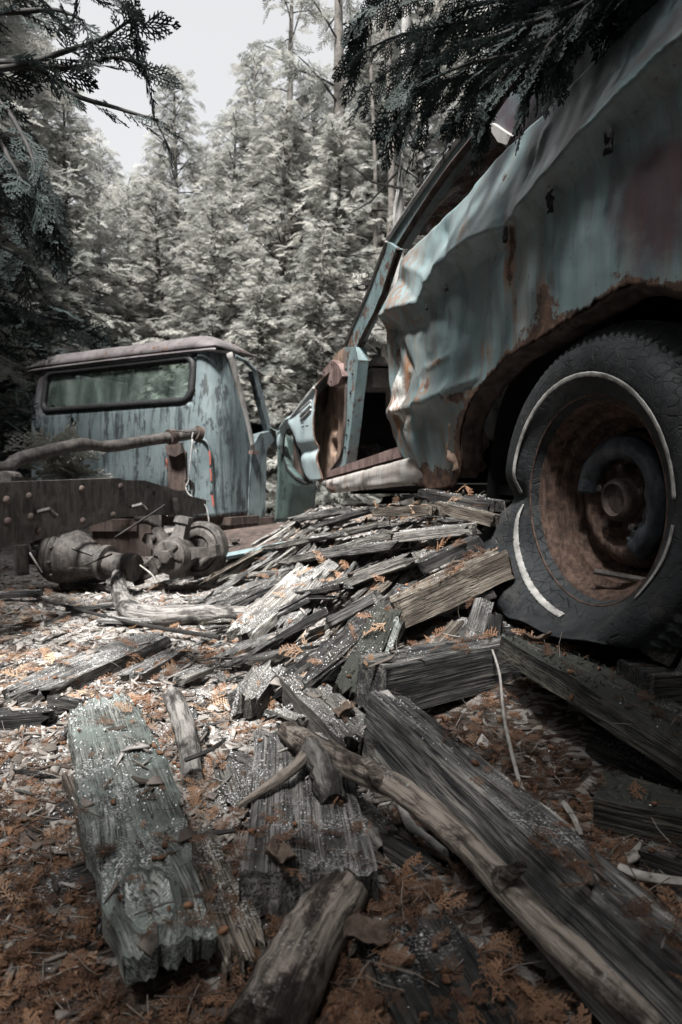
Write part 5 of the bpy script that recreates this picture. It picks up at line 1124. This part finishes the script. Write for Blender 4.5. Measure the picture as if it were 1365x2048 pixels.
TV = [tree_meshes(7.0, 1.35, 1), tree_meshes(7.0, 1.05, 2), tree_meshes(7.0, 1.5, 3), tree_meshes(7.0, .95, 4, .80, .34), tree_meshes(7.0, 1.7, 5, .1, .40)]
for tr_, lm_, cr_ in TV:
    tr_.materials.append(M['trunk']); lm_.materials.append(M['darkstick']); cr_.materials.append(M['leaf']); tr_.shade_smooth()
def tree(x, y, v, h, rz, label, group=None, wide=1.0, dark=False):
    t = empty('cedar_tree', (x, y, terrain(x, y) - .05), rz); t.scale = (h / 7 * wide, h / 7 * wide, h / 7); tag(t, label, 'tree', group)
    link('trunk', TV[v][0], None, t); o = link('limbs', TV[v][1], None, t); o['kind'] = 'stuff'
    o = link('crown', TV[v][2], None, t); o['kind'] = 'stuff'
    if dark: o.material_slots[0].link = 'OBJECT'; o.material_slots[0].material = M['leafshade']
    return t
BLS = {1: 'slender pointed cedar standing alone in the sky gap above the truck cab', 4: 'tallest pointed cedar just beside the sky gap over the truck', 8: 'low bushy cedar directly above the right end of the truck roof', 20: 'short bright bushy cedar next to the windscreen pillar of the teal car', 21: 'low pale cedar showing between the truck cab and the teal car',
       9: 'low broad cedar right behind the middle of the truck roof', 13: 'tall cedar at the picture edge over the far end of the truck roof', 11: 'tall dark cedar glimpsed above the roof rail of the teal car'}
BG = 'cedars walling in the clearing behind the wrecks'; BL = 'bushy cedar in the dense wall of trees behind the two wrecks'
for i, (px, d, h, v, wd) in enumerate([(250, 8.4, 4.2, 0, 1.2), (360, 10.2, 6.6, 1, 1.0), (470, 9.0, 5.3, 2, 1.1), (560, 8.0, 4.8, 0, 1.2), (505, 11.4, 7.6, 1, 1.0), (620, 9.6, 6.0, 2, 1.2), (680, 7.6, 4.4, 0, 1.2), (760, 9.0, 6.0, 0, 1.1),
     (420, 7.6, 3.6, 2, 1.3), (330, 7.9, 3.9, 1, 1.4), (850, 8.2, 7.2, 2, 1.1), (930, 9.4, 8.4, 0, 1.1), (120, 7.4, 4.8, 2, 1.1), (20, 7.6, 6.4, 0, 1.1), (-80, 6.8, 7.0, 1, 1.2), (30, 9.5, 7.8, 2, 1.0), (590, 12.5, 6.8, 2, 1.1), (300, 12.5, 6.2, 0, 1.1), (420, 13.5, 7.0, 2, 1.0), (740, 12.0, 8.6, 0, 1.0), (640, 6.9, 3.0, 2, 1.2), (520, 7.1, 2.7, 0, 1.3), (190, 10.5, 5.6, 0, 1.2)]):
    p = P(px, 960, d); tree(p.x, p.y, v, h, i * 1.7, BLS.get(i, BL), BG, wd)
p = P(680, 960, 7.9); tree(p.x, p.y, 3, 8.6, .6, 'thin half bare tree with a dark trunk rising against the sky behind the teal car')
p = P(590, 960, 9.2); tree(p.x, p.y, 3, 7.9, 2.2, 'sparse ragged tree standing dark against the open sky')
for px, d, h, mat, rad, lab in [(806, 5.7, 6.0, 'paletrunk', .055, 'pale bare tree trunk standing just beyond the windscreen pillar of the car'), (776, 7.2, 6.0, 'trunk', .045, 'dark bare tree trunk beside the pale one behind the car'), (745, 7.5, 6.0, 'trunk', .028, 'thin leaning bare stem next to the pale trunk behind the car')]:
    p = P(px, 960, d); t = tag(empty('bare_tree', (p.x, p.y, terrain(p.x, p.y))), lab, 'tree')
    mb = MB(); pts = [Vector((.04 * math.sin(z * 1.3 + px), .03 * math.sin(z), z)) for z in np.linspace(0, h, 10)]; mb.tube(pts, list(np.linspace(rad, rad * .6, 10)), 10, jit=.15, seed=px); mb.obj('trunk', M[mat], t, 3)
    for k in range(7):
        z = 1.0 + k * .55 + random.uniform(-.2, .2); a = random.uniform(0, 6.28); mb = MB(); d_ = Vector((math.cos(a), math.sin(a), -.25))
        mb.tube([Vector((0, 0, z)), Vector((0, 0, z)) + d_ * .5, Vector((0, 0, z)) + d_ * .9 + Vector((0, 0, .12))], [.013, .009, .004], 5); mb.obj('branch', M['darkstick'], t)
EDGE = {}
# trees round the clearing: edge ones in view, unseen ones added for shade
for i, (x, y, v, h, wd, lab) in enumerate([(-3.8, 3.5, 0, 7.5, 1.2, 'tall dark cedar at the left edge beside the chassis'), (-2.75, 1.2, 2, 7.2, 1.1, 'cedar by the chassis with dark boughs hanging into the sky in the top corner'), (3.1, 2.9, 2, 7.6, 1.2, 'dark cedar crowding the far side of the teal car'), (2.2, 4.6, 0, 7.4, 1.1, 'dark cedar showing above the roof of the teal car'),
     (2.75, .2, 0, 7.2, 1.2, 'dark cedar with a heavy bough drooping over the roof of the teal car'), (.95, -.75, 4, 7.4, 1.0, 'unseen high crowned cedar added behind the camera to shade the car tail'), (-.75, -2.85, 4, 7.2, 1.0, 'unseen high crowned cedar added behind the camera to shade the foreground'),
     (.75, -3.0, 4, 7.0, 1.0, 'unseen high crowned cedar added on the car side to shade the foreground'), (-4.1, 5.6, 2, 8.0, 1.2, 'tall cedar at the edge of the picture behind the truck cab'), (-4.3, -1.2, 2, 7.2, 1.3, 'unseen cedar added behind the camera on the chassis side to block low sky'), (-2.9, -4.6, 0, 7.4, 1.3, 'unseen cedar added far behind the camera towards the chassis to block low sky'), (.1, -5.6, 2, 7.4, 1.4, 'unseen cedar added farthest behind the camera to block low sky'), (2.9, -4.2, 0, 7.4, 1.3, 'unseen cedar added far behind the camera towards the car tail to block low sky'), (-5.0, 1.2, 0, 7.4, 1.3, 'unseen cedar added beyond the chassis to block low sky'), (4.4, -1.4, 2, 7.6, 1.3, 'unseen cedar added beyond the car tail to block low sky')]):
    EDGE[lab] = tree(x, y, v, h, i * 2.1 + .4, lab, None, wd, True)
# branches that hang into the picture, plus one unseen added for shade
def bough(t, paths, root, fsz, dens, seed=1, droop=-.5, r0=.008, sidek=.45):   # a low bough of the tree t
    rg = random.Random(seed); mb = MB(); mats = []; o0 = paths[0][0]
    c = sum((p[0] for p in paths), Vector()) / len(paths); mb.tube(smooth_path([root, root.lerp(c, .5) + Vector((0, 0, .06)), c], 4), [.035, .033, .03, .028, .026, .022, .018, .015, .012], 7, jit=.2)
    for pts in paths:
        pts = [c] + pts if (pts[0] - c).length > .02 else pts
        sp = smooth_path(pts, 5); N = len(sp); mb.tube(sp, list(np.linspace(r0, r0 * .25, N)), 6)
        L = sum((sp[i + 1] - sp[i]).length for i in range(N - 1)); nf = max(4, int(L * dens))
        for k in range(nf):
            s = (k + .6) / nf; j = min(int(s * (N - 1)), N - 2); p = sp[j].lerp(sp[j + 1], s * (N - 1) - j); d = (sp[j + 1] - sp[j]).normalized()
            side = d.cross(Vector((0, 0, 1))).normalized() * (1 if k % 2 else -1)
            dd = (d + side * rg.uniform(.2, .9) * sidek * 2 + Vector((0, 0, droop * rg.uniform(.4, 1.3)))); mats.append(fmat(p, dd, rg.gauss(0, .7), fsz * rg.uniform(.65, 1.15) * (1 - .35 * s)))
        d = (sp[-1] - sp[-2]); mats.append(fmat(sp[-1] - d * .3, d + Vector((0, 0, -.02)), rg.gauss(0, .4), fsz * .9))
    bpy.context.view_layer.update()
    br = wobj(mb, 'bough', M['darkstick'], t, 3)
    o = link('foliage', inst(FR_N, mats), M['leafshade'], br); o['kind'] = 'stuff'; return br
def PP(l): return [P(*q) for q in l]
bough(EDGE['cedar by the chassis with dark boughs hanging into the sky in the top corner'], [PP([(-120, 140, 1.3), (20, 135, 1.2), (140, 100, 1.15), (200, 80, 1.1), (262, 40, 1.08)]), PP([(-120, 130, 1.3), (20, 125, 1.2), (150, 135, 1.15), (225, 115, 1.12), (290, 132, 1.1)]), PP([(-120, 150, 1.25), (60, 135, 1.2), (150, 190, 1.15), (230, 215, 1.12), (318, 242, 1.1)]),
    PP([(-120, 30, 1.3), (20, 25, 1.2), (110, 20, 1.15), (165, 40, 1.1)]), PP([(-120, -30, 1.3), (60, -25, 1.2), (190, -25, 1.15), (262, 18, 1.1)]), PP([(-120, 180, 1.25), (-10, 200, 1.15), (45, 270, 1.1), (75, 345, 1.08)]), PP([(-120, 250, 1.25), (-20, 260, 1.15), (20, 320, 1.1), (50, 370, 1.08)])],
    Vector((-2.70, 1.2, 1.9)), .11, 24, seed=3, droop=-.12, sidek=.5)
bough(EDGE['cedar by the chassis with dark boughs hanging into the sky in the top corner'], [PP([(-120, 440, 1.5), (0, 430, 1.4), (60, 440, 1.35), (105, 450, 1.3)]), PP([(-120, 340, 1.45), (-20, 345, 1.35), (50, 365, 1.3), (80, 400, 1.28)]), PP([(-120, 500, 1.5), (-30, 490, 1.4), (30, 505, 1.36), (50, 535, 1.33)])],
    Vector((-2.70, 1.2, 1.3)), .13, 30, seed=5, droop=-.5)
bough(EDGE['dark cedar with a heavy bough drooping over the roof of the teal car'], [PP([(1330, -70, 1.35), (1150, 20, 1.5), (960, 40, 1.6), (800, 70, 1.7), (720, 110, 1.75)]), PP([(1300, -120, 1.35), (1100, -40, 1.5), (900, -30, 1.6), (760, 0, 1.7), (715, 40, 1.75)]), PP([(1200, 20, 1.45), (1060, 100, 1.5), (930, 130, 1.6), (800, 190, 1.65)]),
    PP([(1250, -10, 1.4), (1130, 60, 1.42), (1085, 110, 1.44), (1060, 160, 1.45), (1050, 190, 1.45)]), PP([(1120, 60, 1.5), (1020, 140, 1.52), (985, 190, 1.53), (965, 240, 1.54)]), PP([(1180, 0, 1.45), (1000, 70, 1.55), (880, 110, 1.62), (790, 240, 1.66)]),
    PP([(1350, -100, 1.3), (1220, -20, 1.36), (1150, 40, 1.38), (1120, 110, 1.4)]), PP([(1100, -10, 1.55), (950, 10, 1.65), (860, 60, 1.75), (830, 160, 1.8), (815, 230, 1.8)]), PP([(1050, 90, 1.6), (950, 150, 1.66), (880, 170, 1.7), (840, 250, 1.72)]),
    PP([(1200, -60, 1.6), (1050, 0, 1.7), (900, 60, 1.8), (740, 170, 1.9)]), PP([(1060, 20, 1.7), (990, 90, 1.75), (930, 200, 1.78), (905, 235, 1.8)])],
    Vector((2.70, .22, 2.1)), .14, 44, seed=8, droop=-.75)
LB = 'unseen high crowned cedar added behind the camera to shade the car tail'  # unseen overhead bough, added to darken the near ground and car tail
bough(EDGE[LB], [[Vector((.9, -.7, 2.6)), Vector((.5, -.4, 2.5)), Vector((.1, -.1, 2.35)), Vector((-.3, .05, 2.2))], [Vector((.9, -.7, 2.6)), Vector((.8, -.2, 2.5)), Vector((.75, .2, 2.35)), Vector((.7, .5, 2.2))], [Vector((.9, -.7, 2.6)), Vector((.3, -.7, 2.5)), Vector((-.3, -.6, 2.35)), Vector((-.8, -.3, 2.2))],
    [Vector((.9, -.7, 2.6)), Vector((1.2, -.3, 2.5)), Vector((1.3, .2, 2.35)), Vector((1.25, .6, 2.2))], [Vector((.9, -.7, 2.6)), Vector((.4, -.2, 2.55)), Vector((.25, .05, 2.45)), Vector((.2, .2, 2.3))], [Vector((.9, -.7, 2.6)), Vector((-.1, -.4, 2.6)), Vector((-.8, -.25, 2.4)), Vector((-1.2, 0, 2.25))]], Vector((.95, -.75, 2.7)), .30, 22, seed=21, droop=-.25, sidek=.7)
# pale sapling before the truck's back wall
sp0 = P(150, 1000, 3.9); t = tag(empty('cedar_sapling', sp0), 'pale green cedar sapling growing between the chassis and the truck back wall', 'sapling'); mats = []; mb = MB(); rg = random.Random(4)
for k in range(9):
    a = R(rg.uniform(20, 165)); L = rg.uniform(.18, .42); d = Vector((math.cos(a) * .8, -.2 - .3 * rg.random(), math.sin(a))); mb.tube([Vector((0, 0, 0)), d * L * .6, d * L + Vector((0, 0, -.05))], [.006, .004, .002], 4)
    for j in range(9): s = rg.uniform(.3, 1.05); mats.append(fmat(d * L * s, Matrix.Rotation(rg.uniform(-1, 1), 3, 'Y') @ d + Vector((0, 0, -.5)), rg.gauss(0, .6), rg.uniform(.12, .22)))
mb.obj('stem', M['darkstick'], t); link('foliage', inst(FR_M, mats), M['leafpale'], t)['kind'] = 'stuff'

# ------------------------------------------------------------------ litter dropped on everything that lies on the ground
bpy.context.view_layer.update()
BV, BF = [], []; off = 0
for o in SURF:
    me = o.data; n = len(me.vertices); co = np.empty(n * 3, dtype=np.float32); me.vertices.foreach_get('co', co); co = co.reshape(-1, 3); m = np.array(o.matrix_world); co = co @ m[:3, :3].T + m[:3, 3]
    BV.extend(map(tuple, co.tolist())); BF.extend([tuple(i + off for i in p.vertices) for p in me.polygons]); off += n
NGP = len(GROUND.data.polygons)
BVH = BVHTree.FromPolygons(BV, BF)
def drop(x, y, top=.75): 
    h = BVH.ray_cast(Vector((x, y, top)), Vector((0, 0, -1)))
    return (h[0], h[1], h[2]) if h[0] is not None else (None, None, 0)
def pos(ymin, ymax, k=.62):
    y = math.exp(random.uniform(math.log(ymin), math.log(ymax))); return random.uniform(-k, k) * y, y
def litter(n, ymin, ymax, smin, smax, keep, protos, name, mat, lift=.004, tilt=.35, onwood=.12, varfn=None, sk=1.0):
    mats, vr = [], []; c = 0
    while len(mats) < n and c < n * 12:
        c += 1; x, y = pos(ymin, ymax)
        if random.random() > keep(x, y): continue
        p, nn, ix = drop(x, y)
        if p is None or nn.z < .35 or (ix >= NGP and random.random() > onwood): continue
        a = random.uniform(0, 6.283); d = Vector((math.cos(a), math.sin(a), 0)); d = (d - nn * d.dot(nn) + Vector((0, 0, random.gauss(0, tilt) * .6 + .05))).normalized()
        mats.append(fmat(p + nn * lift, d, random.gauss(0, tilt), smin + (smax - smin) * random.random() ** sk, nn)); vr.append(varfn(x, y) if varfn else random.random())
    return mats, vr
def lvar(x, y): return clamp(.30 + .28 * white(x, y) + random.gauss(0, .22) + .25 * nz(x * 3, y * 3, 2))
fk = lambda x, y: clamp(.95 - .62 * white(x, y) * sst(.8, 1.3, y)) * (1 - .6 * sst(2.4, 4, y))
m1, v1 = litter(3900, .5, 1.5, .014, .044, fk, FR_L, 'l', None, .005, .45, varfn=lvar)
m2, v2 = litter(2400, 1.4, 4.5, .03, .065, fk, FR_M, 'l', None, .005, .45, .3, varfn=lambda x, y: clamp(lvar(x, y) + .15))
big = 150
SM = [inst([f], [np.eye(4)], [v], 'frond') for f, v in zip(FR_L + FR_N[:2], (.25, .45, .6, .8, .5, .35))]
for me in SM: me.materials.append(M['litter'])
for k in range(big):
    o = bpy.data.objects.new('fallen_frond', SM[k % len(SM)]); COL.objects.link(o)
    m = m1[k]; mm = Matrix(m.tolist()); s = random.uniform(1.0, 1.25); o.matrix_world = mm @ Matrix.Diagonal((s, s, s, 1)); tag(o, 'dry rust brown cedar frond fallen on the ground and timbers', 'cedar frond', 'fallen cedar fronds')
tag(link('frond_litter', inst(FR_L, m1[big:], v1[big:], 'frond_litter'), M['litter']), 'brown carpet of fallen cedar fronds', 'leaf litter', kind='stuff')
tag(link('far_frond_litter', inst(FR_M, m2, v2, 'far_frond_litter'), M['litter']), 'brown fallen cedar fronds farther off', 'leaf litter', kind='stuff')
# needles and bits of twig
tw = (np.array([(0, -.02, 0), (0, .02, 0), (0, 0, .03), (1, -.012, .05), (1, .012, .05), (1, 0, .07), (.5, .05, .03), (.5, .075, .03), (.5, .06, .055)]), np.array([(0, 6, 8, 2), (6, 3, 5, 8), (1, 2, 8, 7), (7, 8, 5, 4), (0, 1, 7, 6), (6, 7, 4, 3)]))
mt, vt = litter(3600, .5, 3.0, .012, .060, lambda x, y: .75, [tw], 't', None, .004, .4, .2, sk=1.7, varfn=lambda x, y: clamp(random.gauss(.25, .22)))
tag(link('twig_litter', inst([tw], mt, vt, 'twig_litter'), M['chip']), 'short bits of twig and bark strips', 'twigs', kind='stuff')
# flakes of rotten wood and bark
def flake(seed):
    rg = random.Random(seed); e = rg.uniform(.14, .45); n = rg.choice((4, 5, 6)); V = []
    ang = sorted(rg.uniform(0, 6.283) for _ in range(n)); pt = [(math.cos(a) * rg.uniform(.32, .62), math.sin(a) * e * rg.uniform(.4, 1.0), .07 * rg.uniform(-1, 1)) for a in ang]
    for dz in (.03, -.03): V += [(x, y, z + dz) for x, y, z in pt]
    V += [(0, 0, .04), (0, 0, -.04)]; F = []
    for k in range(n): k2 = (k + 1) % n; F += [(k, k2, 2 * n), (n + k2, n + k, 2 * n + 1), (k, n + k, n + k2), (k, n + k2, k2)]
    return np.array(V), np.array(F)
FLK = [flake(k) for k in range(9)]
mf, vf = litter(11500, .6, 4.8, .005, .062, lambda x, y: clamp(.10 + 1.1 * white(x, y)), FLK, 'f', None, .003, .4, .05, sk=2.2, varfn=lambda x, y: clamp(.20 + .42 * white(x, y) + random.gauss(0, .30)))
tag(link('bark_flakes', inst(FLK, mf, vf, 'bark_flakes'), M['chip']), 'flakes of rotten wood and bark', 'wood flakes', kind='stuff')
# snow pellets
oc_ = np.array([(.5, 0, 0), (-.5, 0, 0), (0, .5, 0), (0, -.5, 0), (0, 0, .42), (0, 0, -.42)]); of = np.array([(0, 2, 4), (2, 1, 4), (1, 3, 4), (3, 0, 4), (2, 0, 5), (1, 2, 5), (3, 1, 5), (0, 3, 5)])
mp, vp = litter(52000, .55, 4.5, .0012, .0042, lambda x, y: clamp(.015 + 1.2 * white(x, y) ** 1.3) * (.12 + .88 * sst(-.1, .2, nz(x * 11, y * 11, 11))), [(oc_, of)], 'p', None, .001, .6, .22, sk=2.0)
tag(link('snow_pellets', inst([(oc_, of)], mp, vp, 'snow_pellets'), M['pellet']), 'white pellets of snow', 'snow', kind='stuff')
# moss on the mossy planks
for o in MOSSY:
    co = np.array([tuple(v.co) for v in o.data.vertices]); tops = co[co[:, 2] > co[:, 2].max() - .016]
    if not len(tops): continue
    mats = []
    for k in range(int(min(900, 9000 * (co[:, 0].max() - co[:, 0].min()) * (co[:, 1].max() - co[:, 1].min())))):
        p = tops[random.randrange(len(tops))] + np.array([random.gauss(0, .006), random.gauss(0, .004), -.001])
        if nz(p[0] * 14, p[1] * 18, 3) < -.12: continue
        a = random.uniform(0, 6.28); mats.append(fmat(Vector(p), Vector((math.cos(a), math.sin(a), random.uniform(.3, 1.6))), random.uniform(-1, 1), random.uniform(.006, .013)))
    if mats: link('moss', inst([frond(4, 0, .10, 40, simple=True)], mats), M['mossleaf'], o)['kind'] = 'stuff'
# small brown cones
cv = []; cf = []
for i in range(5):
    for k in range(6): a = k * 1.0472; r = [.05, .24, .30, .22, .04][i]; cv.append(((i - 2) * .25, r * math.cos(a), r * math.sin(a)))
for i in range(4):
    for k in range(6): k2 = (k + 1) % 6; cf.append((i * 6 + k, i * 6 + k2, (i + 1) * 6 + k2, (i + 1) * 6 + k))
CN = [(np.array(cv), np.array(cf))]
mc, vc = litter(650, .55, 2.0, .008, .015, lambda x, y: .15 + .85 * sst(-.1, .3, nz(x * 6, y * 6, 21)), CN, 'c', None, .004, .6)
tag(link('cedar_cones', inst(CN, mc, vc, 'cedar_cones'), M['cone']), 'tiny brown cedar cones', 'cones', kind='stuff')
for i, (px, py, s, lab) in enumerate([(735, 1885, .036, 'curled brown dead leaf beside the dark sunken board'), (560, 1790, .035, 'brown dead leaf lying under the wide grey board'), (1075, 1370, .04, 'dull brown dead leaf in the shade of the mossy plank'), (690, 1480, .035, 'dark brown dead leaf with a hole behind the forked branch'), (355, 1395, .028, 'grey brown dead leaf by the top of the short pale log')]):
    p = G(px, py, .02); mb = MB(); q, nn, ix = drop(p.x, p.y); p = (q or p) + Vector((0, 0, .006))
    mb.grid(lambda u, v: ((u - .5) * s * 1.5, (v - .5) * s * math.sin(clamp(u, .02, .98) * 3.14) ** .6 * 1.1, s * (.5 * abs(v - .5) + .12 * math.sin(u * 6 + i) + .16 * nz(u * 5, v * 5, i))), 12, 10)
    o = solid(mb.obj('dead_leaf', M['deadleaf'], smooth=3), .0012); o.location = p; o.rotation_euler = (.2, .15, i * 1.3 + .4); tag(o, lab, 'leaf')
